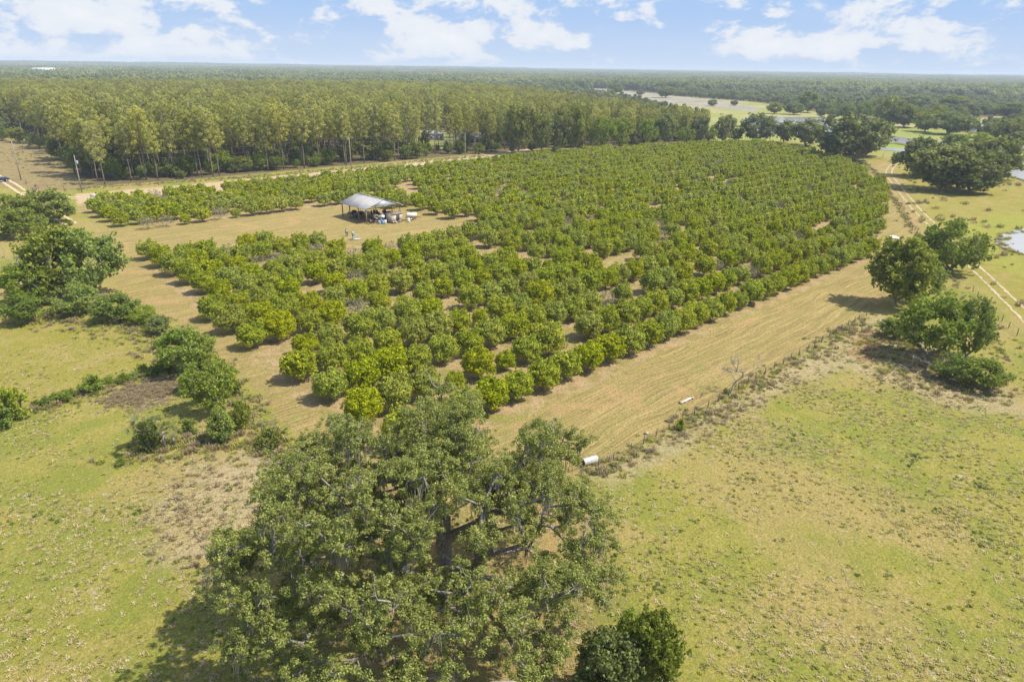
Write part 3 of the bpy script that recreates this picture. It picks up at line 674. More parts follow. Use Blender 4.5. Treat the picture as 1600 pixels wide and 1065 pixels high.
for ri in sorted(set(T[:, 0].astype(int))):
    idx = [i for i in range(len(T)) if int(T[i, 0]) == ri]; idx.sort(key=lambda i: T[i, 1])
    for n_, i in enumerate(idx, 1):
        x, y = T[i, 2:4]; q = R.random(); s = R.gauss(1.10, .06); s = min(1.24, max(.95, s)); kindn = 'round leafy green'
        pale = .08 if thin_left[ok][i] < 22 else .045
        if q < pale * .4: K, kindn, s = bare_citrus, 'almost leafless grey', s * .95
        elif q < pale: K, kindn = R.choice(grey_citrus), 'thin greyish'
        elif q < pale + .05: K, kindn, s = R.choice(citrus), 'small young green', R.uniform(.6, .95)
        else: K = R.choice(citrus)
        if i in near_i:
            where = 'front row beside mown strip' if ri == 0 else f'{ordn(ri + 1)} row from mown strip'
            put(K, 'citrus_tree', (x, y, float(gz_at(x, y))), ROW + R.choice((0, math.pi)) + R.uniform(-.2, .2), (s * R.uniform(1.0, 1.08), s * .95, s * R.uniform(1.0, 1.12)),
                f'{kindn} citrus tree, {ordn(n_)} from left in {where}', 'citrus tree', 'citrus trees planted in rows')
        else:
            stuffP.append((x, y, float(gz_at(x, y)))); stuffS.append(s)
            kk = 5 + R.randrange(3) if 'grey' in kindn else R.randrange(5)
            stuffV.append(kk)
scatter('citrus_grove', stuffP, ROW + G.integers(0, 2, len(stuffP)) * math.pi + G.uniform(-.15, .15, len(stuffP)), np.array(stuffS)[:, None] * np.array((1.03, .84, 1.04)), stuffV, [src(k_) for k_ in citrus_lo] + [src(k_) for k_ in grey_citrus],
        'far rows of round green citrus trees filling the grove behind the shed', 'citrus grove')

# ------------------------------------------------------------------ pine plantation
PF = POLY['forest']
yard = POLY['yard']
S = 6.0; pts = []
gx0, gx1, gy0, gy1 = -700, 380, 180, 1000
for a in np.arange(gx0, gx1, S):
    for b_ in np.arange(gy0, gy1, S * .9):
        pts.append((a, b_))
pts = np.array(pts); c_, s_ = math.cos(-.1), math.sin(-.1)
pts = pts + G.normal(0, 1.25, pts.shape)
keep = inside(pts, PF) & (np.abs(np.arctan2(pts[:, 0], pts[:, 1])) < math.radians(46)) & (sdist(pts, yard) > 1)
rp = np.hypot(pts[:, 0], pts[:, 1]); keep &= rp < 820
keep &= G.uniform(size=len(pts)) > .12
px_, py_ = proj(pts[:, 0], pts[:, 1], 0 * pts[:, 0])
# the right-hand end thins out into hardwoods
keep &= ~((px_ > 800) & (px_ < 1250) & (G.uniform(size=len(pts)) < .15))
keep &= ~((px_ > 560) & (px_ < 800) & (rp < 330) & (G.uniform(size=len(pts)) < .38))
pts = pts[keep]; rp = rp[keep]; px_ = px_[keep]; print('pines', len(pts))
order = np.argsort(rp); nP = 290
def pine_h(px): return np.interp(px, [0, 300, 700, 850, 1000, 1200], [1.0, 1.02, 1.0, .92, .82, .74])
segs = [(-999, 150, 'slender pine at the forest edge left of the leaning utility poles'), (150, 300, 'slender pine at the forest edge beside the utility pole'), (300, 450, 'tall slender pine with bare trunk at left part of forest front'),
        (450, 600, 'tall slender pine with bare trunk at the forest front behind the shed'), (600, 760, 'tall slender pine in the open stand near the hidden house'), (760, 9999, 'grey green pine where the forest front meets the broadleaf trees')]
for i in order[:nP]:
    x, y = pts[i]; s = pine_h(px_[i]) * R.uniform(.76, 1.04)
    lb = next(t for a, b_, t in segs if a <= px_[i] < b_)
    put(R.choice(pines), 'pine_tree', (x, y, -.05), R.uniform(0, 6.28), (s * 1.02, s * 1.02, s), lb, 'pine tree', lb.replace('slender pine', 'slender pines').replace('green pine', 'green pines').replace('pine ', 'pines ', 1))
rest_ = order[nP:]
scatter('pine_forest', np.c_[pts[rest_], np.full(len(rest_), -.05)], G.uniform(0, 6.28, len(rest_)), pine_h(px_[rest_]) * G.uniform(.74, 1.0, len(rest_)), G.integers(0, 7, len(rest_)), [src(k_) for k_ in pines],
        'dense yellow green pine forest stretching back from the dirt road', 'pine forest')

# understory shrubs at the forest front
fr = [(150, 262, 240), (180, 275, 205), (208, 268, 235), (118, 262, 225), (95, 250, 215), (140, 272, 222), (232, 274, 252), (262, 276, 245), (295, 274, 240), (330, 272, 250), (352, 268, 232), (385, 268, 246), (408, 266, 238), (430, 262, 235), (462, 262, 248),
      (478, 258, 238), (505, 258, 244), (542, 252, 232), (575, 250, 215), (588, 250, 230), (606, 252, 235), (640, 248, 228), (655, 244, 226), (700, 240, 226), (720, 240, 222), (748, 240, 222), (775, 236, 222), (800, 238, 228), (830, 236, 224), (868, 238, 226), (60, 232, 205), (30, 222, 200), (5, 220, 195)]
for n_, (a, b_, t) in enumerate(fr):
    p = at(a, b_); h = height_at(p, t); K = R.choice(lushA + broadA); s = h / 8.3
    put(K, 'understory_tree', (*p, -.1), R.uniform(0, 6.28), (s * 1.15, s * 1.15, s), f'leafy green understory shrub, {ordn(n_ + 1) if n_ < 30 else ["first", "second", "third"][n_ - 30]} ' + ('from the left pole along the pine forest foot' if n_ < 30 else 'from right in the far left field corner'), 'shrub', 'understory shrubs at the pine forest foot')

U = np.stack([G.uniform(-420, 330, 9000), G.uniform(180, 480, 9000)], 1)
dU = -sdist(U, PF); dY = sdist(U, yard); nU = fnoise(U[:, 0], U[:, 1], 30.)
U = U[(dU > 2) & (dU < 75) & (dY > 4) & (G.uniform(size=len(U)) < np.clip(.42 + .6 * nU, 0, 1)) & (np.abs(np.arctan2(U[:, 0], U[:, 1])) < .75)]; print('understory', len(U))
su = G.uniform(.28, .8, len(U)); scatter('forest_understory', np.c_[U, np.full(len(U), -.1)], G.uniform(0, 6.28, len(U)), np.c_[su, su, su * G.uniform(.7, 1.3, len(U))], G.integers(0, 5, len(U)), [src(k_) for k_ in lushA[:2] + broadA], 'leafy undergrowth between the pine trunks', 'undergrowth')

# ------------------------------------------------------------------ individual trees, from base pixel, top pixel and crown width
def tree_at(name, kinds, bx, by, ty, w, label, cat='tree', group=None, unit=(8.6, 8.0), sink=.15):
    p = at(bx, by); h = height_at(p, ty); ww = width_at(p, w); K = R.choice(kinds) if isinstance(kinds, list) else kinds
    return put(K, name, (*p, float(gz_at(*p)) - sink), R.uniform(0, 6.28), (ww / unit[1], ww / unit[1], h / unit[0]), label, cat, group)
L_ = lushA; B_ = broadA; D_ = darkA
g_edge = 'broadleaf trees lining the far side of the grove'
for a in [
 (B_, 810, 240, 165, 50, 'tall grey green tree at the left end of the hardwood line'), (B_, 846, 238, 178, 34, 'grey green tree second in the hardwood line behind grove'),
 (B_, 875, 237, 172, 36, 'pale green tree just left of the dark hardwoods'), (B_, 898, 236, 168, 42, 'rounded grey green tree touching the dark hardwoods'),
 (L_, 938, 234, 177, 44, 'large dark tree with bright top starting the hardwood line'), (L_, 968, 231, 178, 36, 'bright topped tree right of the first large dark hardwood'),
 (D_, 993, 228, 198, 22, 'small grey round tree squeezed between two taller hardwoods'), (L_, 1011, 228, 181, 28, 'narrow upright green tree in the middle of hardwood line'),
 (D_, 1038, 226, 178, 36, 'dark tall tree right of the narrow upright green tree'), (L_, 1070, 225, 195, 30, 'low rounded green tree below the brown pine tops'),
 (D_, 1092, 224, 181, 28, 'upright dark tree beyond the middle of the grove edge'), (L_, 1108, 223, 196, 22, 'low green tree between two upright dark ones'),
 (D_, 1130, 222, 180, 32, 'spiky crowned dark tree near the grove corner line'), (B_, 1150, 221, 200, 20, 'small round grey tree in a gap of the line'),
 (D_, 1182, 222, 178, 50, 'broad dark tree left of the water beyond the grove'), (D_, 1224, 223, 189, 34, 'dark domed tree in front of the first pond'),
 (D_, 1258, 228, 187, 52, 'wide dark domed tree hiding the near pond shore')]:
    tree_at('broadleaf_tree', *a, 'tree', g_edge)
tree_at('live_oak', D_, 1322, 250, 178, 96, 'big dark rounded oak at the far right corner of the grove', 'oak tree')
tree_at('live_oak', D_, 1352, 244, 186, 66, 'dark oak lobe leaning right beside the biggest corner oak', 'oak tree')
tree_at('live_oak', D_, 1298, 245, 209, 36, 'low dark oak filling the gap left of the corner oak', 'oak tree')
gshore = 'trees along the far shores of the ponds'
for a in [(B_, 1210, 178, 160, 24, 'small round tree left on the far pond shore'), (B_, 1240, 179, 161, 32, 'wide pale bush tree on far pond shore'), (D_, 1262, 176, 143, 34, 'tall dark tree rising above the far pond shore'),
          (D_, 1284, 184, 160, 24, 'small dark tree by the middle of far shore'), (L_, 1302, 186, 168, 22, 'yellow green shrub at the pond edge'), (B_, 1322, 187, 164, 24, 'grey green shrub tree right of the yellow shore shrub'),
          (L_, 1350, 185, 157, 30, 'bright green tree above the right end of first pond'), (D_, 1385, 197, 150, 42, 'tall dark tree left of the meadow tree clump'), (B_, 1412, 199, 165, 50, 'wide green tree sloping down to the bright meadow'),
          (B_, 1445, 206, 176, 38, 'lower grey green tree in middle of meadow clump'), (D_, 1482, 210, 175, 58, 'domed dark tree at the right end of meadow clump'), (B_, 1462, 200, 166, 30, 'pale bare looking tree behind the meadow clump'),
          (L_, 1490, 238, 206, 40, 'pale green tree top behind the spreading oak'), (L_, 1525, 240, 203, 52, 'light green domed tree behind the spreading oak'), (D_, 1572, 232, 188, 50, 'dark tree by the right pond near frame edge'),
          (D_, 1598, 224, 178, 40, 'dark tree cut by right frame edge above pond'), (D_, 1555, 215, 190, 34, 'grey dark tree left of the frame edge tree'), (D_, 1528, 178, 160, 40, 'round dark tree beside the small far meadow'),
          (B_, 1490, 172, 150, 50, 'grey green tree group member beyond the meadow clump'), (D_, 1580, 186, 162, 46, 'dark tree on the far right beyond the small meadow'), (D_, 1430, 172, 148, 46, 'dull tree behind the tall dark meadow tree'),
          (D_, 1113, 166, 155, 14, 'lone round dark bush on the pale dry flat'), (D_, 1147, 165, 157, 11, 'smaller lone bush right of it on the pale flat'), (B_, 1040, 153, 136, 30, 'dark tree pair standing on the pale dry flat'),
          (B_, 962, 147, 131, 26, 'grey tree at the left end of the dry flat'), (D_, 1000, 149, 140, 14, 'small dark bush between the dry flat trees'), (D_, 1078, 146, 134, 22, 'dark tree behind the lone bushes on dry flat')]:
    tree_at('shore_tree', *a, 'tree', gshore)
# spreading oak on the right
goak = 'live oaks in the spreading clump by the track'
for a in [(D_, 1432, 276, 217, 62, 'spreading live oak lobe at the left end of the track side clump'), (D_, 1468, 297, 230, 92, 'broad live oak in the middle of the track side clump'),
          (D_, 1515, 300, 234, 96, 'widest live oak lobe at the front of the track side clump'), (D_, 1546, 280, 213, 80, 'tallest live oak at the right back of the track side clump'), (D_, 1490, 275, 222, 70, 'grey green oak lobe at the back of the track side clump')]:
    tree_at('live_oak', *a, 'oak tree', goak)
# trees beside the mown strip, right
tree_at('leafy_tree', L_, 1484, 425, 334, 96, 'bright leafy tree between the fence and the sandy track', 'tree')
tree_at('leafy_tree', L_, 1462, 420, 372, 56, 'low leafy tree tucked left under the bright track side tree', 'tree')
tree_at('leafy_tree', B_, 1398, 478, 374, 96, 'dense round dark green tree at the right end of mown strip', 'tree')
tree_at('leafy_tree', L_, 1440, 470, 398, 60, 'light green tree merging with the dense round strip end tree', 'tree')
tree_at('leafy_tree', L_, 1448, 560, 446, 110, 'open crowned leafy tree above the fallen grey log', 'tree')
tree_at('leafy_tree', L_, 1508, 560, 455, 66, 'arching right half crown beside the open crowned tree', 'tree')
tree_at('shrub', L_, 1532, 606, 556, 78, 'low green shrub right of the fallen log', 'shrub', unit=(8.3, 7.6))
tree_at('shrub', L_, 1398, 528, 492, 50, 'low leafy shrub at the left foot of open crowned tree', 'shrub')
tree_at('shrub', L_, 1480, 592, 545, 50, 'dark shrub behind the fallen grey log', 'shrub')
# left hedgerow
tree_at('leafy_tree', L_, 150, 462, 347, 105, 'big dense leafy tree at the left corner of the grove lane', 'tree')
tree_at('leafy_tree', B_, 95, 465, 352, 100, 'dark leafy tree behind the dead limbs at left', 'tree')
tree_at('leafy_tree', L_, 52, 478, 400, 76, 'leafy tree with dead limbs at the left hedge end', 'tree')
tree_at('shrub', L_, 40, 505, 452, 66, 'low leafy shrub below the dead limbs', 'shrub')
tree_at('shrub', L_, 120, 490, 438, 70, 'leafy shrub under the big dense lane corner tree', 'shrub')
tree_at('shrub', L_, 185, 500, 452, 76, 'vine covered green shrub hanging toward the dirt lane', 'shrub')
tree_at('shrub', L_, 222, 504, 474, 46, 'low green shrub at the lane end of the hedge', 'shrub')
tree_at('shrub', D_, 250, 520, 492, 34, 'dark low shrub linking hedge and vine covered tree', 'shrub')
tree_at('leafy_tree', B_, 78, 347, 297, 72, 'round dark bush tree beside the dirt road bend', 'tree')
tree_at('leafy_tree', L_, 40, 372, 318, 62, 'leafy tree left of the round dark bush tree', 'tree')
tree_at('leafy_tree', L_, 18, 350, 298, 40, 'sparse yellow green tree at the left frame edge by road', 'tree')
tree_at('shrub', L_, 8, 372, 340, 40, 'low green shrub on the left frame edge', 'shrub')
tree_at('leafy_tree', L_, 286, 584, 500, 84, 'vine covered tree with visible trunk by the dirt lane', 'tree')
tree_at('leafy_tree', L_, 318, 575, 512, 60, 'lighter leafy crown right behind the vine covered tree', 'tree')
tree_at('leafy_tree', L_, 338, 640, 554, 84, 'leafy tree leaning over the dirt lane fence', 'tree')
tree_at('shrub', L_, 305, 612, 572, 50, 'low shrub between the two lane side trees', 'shrub')
tree_at('shrub', L_, 262, 580, 555, 30, 'small bright shrub at foot of the vine covered tree', 'shrub')
tree_at('cedar_tree', cone, 349, 690, 632, 52, 'neat cone shaped bright green cedar in the dry grass', 'cedar tree', unit=(4.6, 4.0), sink=.05)
def bush_at(bx, by, ty, w, label, kinds=None):
    return tree_at('bush', kinds or bush, bx, by, ty, w, label, 'bush', None, (2.35, 3.1), .05)
bush_at(148, 612, 584, 34, 'dark round bush on the low vine covered fence line')
bush_at(30, 650, 604, 50, 'leafy green bush at the left end of fence line'); bush_at(8, 668, 636, 36, 'bush cut by the left frame edge in the pasture')
bush_at(300, 674, 652, 28, 'small palm like bush left of the cedar'); bush_at(236, 700, 655, 44, 'scrubby bush behind the palmettos', dullbush)
bush_at(422, 700, 668, 38, 'olive bush where the lane meets the dry grass', dullbush); bush_at(1063, 672, 652, 16, 'small bright bush on the mown strip fence')
bush_at(408, 692, 676, 20, 'small weedy bush beside the lane end', dullbush); bush_at(358, 616, 590, 34, 'bush against the lane side trees', dullbush)
bush_at(190, 726, 712, 16, 'tiny green bush in the left pasture'); bush_at(1135, 614, 605, 10, 'small green sprout at the foot of the grey snag')
bush_at(378, 668, 622, 36, 'straggly brown green bush behind the cedar', dullbush); bush_at(415, 778, 770, 12, 'tiny weed bush in the dry left grass', dullbush)
for i in range(15):
    t = i / 14; x = 60 + (250 - 60) * t; y = 634 + (578 - 634) * t + R.uniform(-3, 3)
    bush_at(x, y, y - R.uniform(9, 17), R.uniform(16, 26), f'low hedge bush, {ordn(i + 1)} from left along the vine covered fence line')
# shrub by the oak, lower right
tree_at('shrub', lushA[1:2], 985, 1040, 955, 74, 'small leafy shrub between the giant oak and its corner shrub', 'shrub', unit=(8.2, 7.4))
tree_at('shrub', B_, 1018, 1075, 965, 84, 'leafy shrub at the lower right of the giant oak', 'shrub', unit=(8.2, 7.4))
tree_at('shrub', D_, 940, 1100, 1000, 90, 'dull shrub under the right edge of the giant oak', 'shrub', unit=(8.2, 7.4))

# palmettos
def palm_kind(seed, n=16, h=1.2):
    rng = np.random.default_rng(seed); V = []; Q = []; c = 0
    for i in range(n):
        a = i * 2.4; e = rng.uniform(.15, 1.25); L = rng.uniform(.9, 1.25); d = np.array((math.cos(a) * math.cos(e), math.sin(a) * math.cos(e), math.sin(e))); o_ = np.array((0, 0, h)) + d * L
        side = np.cross(d, (0, 0, 1)); side /= np.linalg.norm(side); upv = np.cross(side, d)
        for j in range(9):
            t = (j - 4) / 4 * 1.15; dd = d * math.cos(t) + side * math.sin(t) - upv * .12 * abs(t); w = np.cross(dd, upv) * .045; tip = o_ + dd * .62 - np.array((0, 0, .14))
            V += [o_ - w * .3, o_ + dd * .35 + w, tip, o_ + dd * .35 - w]; Q.append((c, c + 1, c + 2, c + 3)); c += 4
    tr = MB().tube([(0, 0, -.1), (.03, 0, h * .5), (0, .02, h)], [.2, .17, .19], 8)
    for i in range(n):
        a = i * 2.4; tr.tube([(0, 0, h), (math.cos(a) * .5, math.sin(a) * .5, h + .45)], [.02, .015], 4, False)
    return dict(trunk=tr.mesh('trunk', M_bark), crown=mesh_np('crown', np.array(V), np.array(Q), M_palm, rng.uniform(0, 1, len(Q))))
palms = [palm_kind(1, 18, 1.6), palm_kind(2, 16, 1.1)]
for (a, b_, s, lb) in [(232, 704, 1.25, 'tallest fan palm of the small group in left pasture'), (258, 700, .9, 'fan palm right of the tallest palm in left pasture'), (272, 694, .75, 'smallest fan palm at the right of its group')]:
    p = at(a, b_); put(palms[0 if s > .8 else 1], 'fan_palm', (*p, 0), a, (s, s, s), lb, 'palm')

# ------------------------------------------------------------------ giant live oak in front
def hero_oak():
    rng = np.random.default_rng(5)
    outline = np.array([(318, 875), (330, 850), (375, 828), (398, 845), (405, 800), (412, 745), (440, 690), (490, 668), (505, 650), (545, 650), (565, 668), (600, 680), (640, 640), (668, 600), (712, 590), (745, 612), (765, 660), (790, 700), (800, 720), (825, 655), (868, 640), (885, 665), (915, 672), (918, 715),
                        (890, 735), (915, 765), (945, 775), (955, 810), (970, 860), (975, 910), (960, 940), (945, 965), (985, 985), (1000, 1040), (960, 1120), (700, 1300), (420, 1200), (340, 1075), (352, 1010), (380, 985), (345, 945), (335, 915)], float)
    gaps = [(735, 808, 22), (790, 838, 24), (860, 842, 22), (768, 690, 24), (700, 862, 34), (800, 880, 34), (520, 745, 20), (470, 800, 18), (560, 880, 26), (760, 1010, 34), (640, 1010, 22), (590, 710, 18), (850, 800, 24), (430, 900, 22), (840, 950, 16), (690, 960, 22), (535, 1010, 22), (612, 770, 20), (880, 885, 20), (470, 985, 18)]
    C = np.array((-6.0, 35.5)); bl = []; tries = 0
    while len(bl) < 465 and tries < 60000:
        tries += 1
        d = rnd_dirs(1, rng)[0]
        if d[2] < -.35: continue
        q = rng.uniform(.55, 1.0) if rng.uniform() < .85 else rng.uniform(.25, .6)
        p = np.array((C[0] + d[0] * 13.8 * q, C[1] + d[1] * 11.5 * q, 6.3 + d[2] * (9.2 if d[2] > 0 else 4.6) * q))
        u, v = proj(*p); r = rng.uniform(.55, 1.15)
        if v < 1065 and sdist(np.array([(float(u), float(v))]), outline)[0] > -10: continue
        if any(math.hypot(u - a, v - b_) < g * 1.25 for a, b_, g in gaps) and rng.uniform() < .97: continue
        if float(fnoise(p[0] * 1.0 + p[2], p[1] + p[2] * .7, 5.5)) < -.24: continue
        if bl and min(np.linalg.norm(p - b_[:3]) for b_ in bl) < .74: continue
        bl.append((*p, r))
    # the tufts of its outline, placed where the crown really ends
    for (u, v, z) in [(520, 665, 11), (560, 680, 11.5), (500, 690, 10), (455, 715, 8.5), (690, 612, 14), (730, 625, 14), (670, 635, 13.6), (850, 668, 11), (880, 685, 10), (905, 690, 10), (835, 690, 10.5), (895, 715, 9), (350, 860, 6), (375, 850, 6.5), (340, 885, 5.2), (425, 770, 8), (950, 850, 5.5), (960, 900, 5), (935, 800, 7), (640, 655, 12.5), (600, 700, 12)]:
        p = at(u, v, z); bl.append((*p, z, rng.uniform(.6, .95)))
    bl = np.array(bl); print('oak clumps', len(bl))
    # each clump breaks up into small sprays of leaves
    sp = []
    for b_ in bl:
        for _ in range(int(10 + 12 * b_[3])):
            d = rnd_dirs(1, rng)[0]; d[2] = abs(d[2]) * .8 if rng.uniform() < .7 else d[2] * .6
            sp.append((*(b_[:3] + d * b_[3] * rng.uniform(.25, 1.6)), rng.uniform(.14, .34)))
    sp = np.array(sp); v, q, t = leaf_cloud(sp, 1250, .072, rng, .8, .45, .85, 1.5, .1, .14)
    top = empty('live_oak', (-4.5, 37.5, 0)); off = np.array((-4.5, 37.5, 0))
    tag(top, 'giant spreading live oak hung with grey moss in the foreground', 'oak tree')
    link('crown', mesh_np('crown', v - off, q, M_oak, t), top)
    base = np.array((-4.5, 37.5, -.3))
    sk = skeleton(base, bl[:, :3] - np.array((0, 0, .25)), rng, .055, 2.1, .22, [base + (0, 0, 1.2), base + (.2, .1, 2.4)], .30, .85)
    link('trunk', wood_mesh('trunk', sk, M_bark, 8), top).location = -Vector(off)
    # twigs
    nodes, par, rad = sk; m = MB()
    for b_ in bl:
        for _ in range(4):
            d = rnd_dirs(1, rng)[0]; e = b_[:3] + d * b_[3] * rng.uniform(.7, 1.1); mid = b_[:3] + d * b_[3] * .5 + rng.normal(size=3) * .12
            m.tube([b_[:3] - (0, 0, .25), mid, e], [.035, .022, .008], 4, False)
    tw = m.build('twigs', M_twig, top); tw.location = -Vector(off)
    # dead pale branches poking out
    m = MB()
    for i in rng.choice(len(bl), 26, replace=False):
        b_ = bl[i]; d = rnd_dirs(1, rng)[0]; d[2] = abs(d[2]) * .7 + .2; p = b_[:3].copy(); P = [p]
        for s in range(4): p = p + d * rng.uniform(.35, .6) + rng.normal(size=3) * .16; P.append(p)
        m = MB().tube(P, [.055, .045, .035, .022, .01], 5, False)
        for s in (1, 2, 3): m.tube([P[s], P[s] + rng.normal(size=3) * .35 + (0, 0, .15)], [.025, .008], 4, False)
        dl = m.build('dead_branch', M_twig, top); dl.location = -Vector(off)
    # moss: thin hanging strands under the clumps and limbs
    V = []; n = 0; NN = len(nodes); anchors = [nodes[i] for i in rng.choice(NN, 300) if nodes[i][2] > 3] + [b_[:3] + rng.normal(size=3) * .4 - (0, 0, .5 * b_[3]) for b_ in bl[rng.choice(len(bl), 190)]]
    A = []; 
    for a in anchors:
        L0 = rng.uniform(.5, 2.0); k_ = rng.integers(8, 18)
        for _ in range(k_):
            p = np.asarray(a) + rng.normal(size=3) * (.17, .17, .08); L = L0 * rng.uniform(.35, 1); w = rng.uniform(.012, .03); th = rng.uniform(0, 3.14); s = np.array((math.cos(th) * w, math.sin(th) * w, 0)); sw = rng.normal(size=3) * (.1, .1, 0)
            m1 = p - (0, 0, L * .5) + sw; e = p - (0, 0, L) + sw * 1.6
            V += [p - s, p + s, m1 + s, m1 - s, m1 - s, m1 + s, e + s * .3, e - s * .3]
    V = np.array(V); Q = np.arange(len(V)).reshape(-1, 4)
    mo = link('spanish_moss', mesh_np('spanish_moss', V, Q, M_moss, rng.uniform(.1, .9, len(Q))), top); mo.location = -Vector(off)
hero_oak()

# ------------------------------------------------------------------ far woods
def in_any(P, names, marg=0): 
    r = np.zeros(len(P), bool)
    for n_ in names: r |= sdist(P, POLY[n_]) < marg
    return r
open_r = poly([(1060, 152), (1200, 179), (1325, 190), (1340, 197), (1375, 196), (1480, 211), (1560, 216), (1600, 226), (1800, 250), (2600, 420), (2600, 900), (1300, 700), (1240, 240), (1100, 190), (1000, 160), (905, 142), (905, 137), (1000, 139)])
P = []
ringr = 430.
while ringr < 1300:
    n = int(ringr * 1.75 / 10.5); a = np.linspace(-.88, .88, n) + G.uniform(-.5, .5, n) * 1.76 / n; r_ = ringr + G.uniform(-5, 5, n)
    P.append(np.stack([r_ * np.sin(a), r_ * np.cos(a)], 1)); ringr += 10.
P = np.concatenate(P); bad = in_any(P, ['farfield', 'palesand', 'fieldb', 'fieldc', 'fieldd', 'fielde', 'fieldf', 'greenr', 'soil', 'mown', 'leftfield', 'yard'], 6) | inside(P, open_r)
pxx, pyy = proj(P[:, 0], P[:, 1], 0 * P[:, 0]); rP = np.hypot(P[:, 0], P[:, 1])
bad |= inside(P, PF) & (rP < 815)
gapn = fnoise(P[:, 0], P[:, 1], 160.); bad |= (gapn > .34) & (rP > 480)
P = P[~bad]; rP = rP[~bad]; print('far trees', len(P))
hs = (.75 + .28 * fnoise(P[:, 0] + 77, P[:, 1], 130.)) * G.uniform(.75, 1.3, len(P)) * np.interp(proj(P[:, 0], P[:, 1], 0 * rP)[0], [0, 700, 1000, 1600], [1.5, 1.4, .95, .88])
scatter('far_woods', np.c_[P, gz_at(P[:, 0], P[:, 1]) - .3], G.uniform(0, 6.28, len(P)), np.c_[hs * .97, hs * .97, hs], np.where(rP < 800, G.integers(3, 8, len(P)), G.integers(0, 8, len(P))), [src(k_) for k_ in farK] + [src(k_) for k_ in broadA[:2] + darkA[:2]],
        'hazy mixed woodland beyond the ponds and the pine forest', 'woodland')
# patches of canopy for the horizon
def patch_kind(seed):
    rng = np.random.default_rng(seed); bl = []
    for i in range(34):
        x, y = rng.uniform(-42, 42, 2); h = rng.uniform(11, 19); bl.append((x, y, h * .6, rng.uniform(5, 7.5)))
        for _ in range(3): bl.append((x + rng.normal() * 3.2, y + rng.normal() * 3.2, h * rng.uniform(.5, .88), rng.uniform(2.2, 3.6)))
    v, q, t = leaf_cloud(bl, 3.1, 2.4, rng, 1.0, .4, .6, 1.2, .6, .15)
    return mesh_np('canopy', v, q, M_far, t)
patches = [[bpy.data.objects.new('canopy', patch_kind(200 + s))] for s in range(5)]
P = []; ringr = 1290.
while ringr < 9500:
    stp = 62 if ringr < 3500 else 78
    n = int(ringr * 1.75 / stp); a = np.linspace(-.88, .88, n) + G.uniform(-.5, .5, n) * 1.76 / n; r_ = ringr + G.uniform(-25, 25, n)
    P.append(np.stack([r_ * np.sin(a), r_ * np.cos(a)], 1)); ringr += stp
P = np.concatenate(P); rP = np.hypot(P[:, 0], P[:, 1]); bad = in_any(P, ['farfield', 'palesand', 'fieldd', 'fielde', 'fieldf', 'fieldc'], 30)
gapn = fnoise(P[:, 0], P[:, 1] * 1.6, 700.); bad |= (gapn > .30) & (rP < 5200)
P = P[~bad]; rP = rP[~bad]; print('patches', len(P))
hs = 1.0 + .28 * fnoise(P[:, 0] + 77, P[:, 1], 420.) + G.uniform(-.08, .08, len(P))
scatter('horizon_woods', np.c_[P, gz_at(P[:, 0], P[:, 1]) - .5], G.uniform(0, 6.28, len(P)), np.c_[np.ones(len(P)), np.ones(len(P)), hs], G.integers(0, 5, len(P)), patches,
        'blue green forest reaching to the horizon', 'woodland')

# ------------------------------------------------------------------ grass and weeds
def tuft_mesh(seed, n, h, spread, mat, w=.02):
    rng = np.random.default_rng(seed); V = []
    for i in range(n):
        a = rng.uniform(0, 6.28); o_ = np.array((rng.normal() * spread * .4, rng.normal() * spread * .4, 0)); hh = h * rng.uniform(.5, 1.1); l = rng.uniform(.3, 1.0) * spread
        d = np.array((math.cos(a), math.sin(a), 0)); s = np.array((-d[1], d[0], 0)) * w * rng.uniform(.7, 1.5); m1 = o_ + d * l * .45 + (0, 0, hh * .7); e = o_ + d * l + (0, 0, hh * .9)
        V += [o_ - s, o_ + s, m1 + s * .9, m1 - s * .9, m1 - s * .9, m1 + s * .9, e + s * .3, e - s * .3]
    V = np.array(V); Q = np.arange(len(V)).reshape(-1, 4)
    return [bpy.data.objects.new('tuft', mesh_np('tuft', V, Q, mat, rng.uniform(0, 1, len(Q))))]
def weed_mesh(seed, mat=None, r=.22, n=46):
    rng = np.random.default_rng(seed); bl = [(rng.normal() * r * .5, rng.normal() * r * .5, r * .4, r * .6) for _ in range(4)]
    v, q, t = leaf_cloud(bl, n / 4 / (r * .6) ** 2, .075, rng, .6)
    return [bpy.data.objects.new('weed', mesh_np('weed', v, q, mat or M_weed, t))]
tufts = [tuft_mesh(1, 22, .20, .20, M_grass), tuft_mesh(2, 18, .16, .24, M_grass), tuft_mesh(3, 20, .20, .22, M_straw), tuft_mesh(4, 20, .14, .26, M_straw), weed_mesh(5), weed_mesh(6, r=.3, n=80), tuft_mesh(7, 26, .4, .35, M_dry, .022)]
def field_pts(n, rmax, rmin=22):
    r_ = np.sqrt(G.uniform(rmin ** 2, rmax ** 2, n)); a = G.uniform(-.78, .78, n); return np.stack([r_ * np.sin(a), r_ * np.cos(a)], 1)
P = field_pts(110000, 105)
zone = np.zeros(len(P), int)
grove_in = (sdist(P, POLY['soil']) < 0); mown_in = sdist(P, POLY['mown']) < .3; gl = sdist(P, POLY['greenl']) < 1; sc_in = sdist(P, POLY['scrubr']) < .5; dl_in = sdist(P, POLY['dryl']) < 1
nA = fnoise(P[:, 0], P[:, 1], 5.) + .6 * fnoise(P[:, 0], P[:, 1], 1.7); u_ = G.uniform(size=len(P)); rP = np.hypot(P[:, 0], P[:, 1])
nD = fnoise(P[:, 0] + 200, P[:, 1], 22.)
keep = (u_ < .38 + .4 * nA + .9 * nD) & ~mown_in & ~grove_in & ~gl
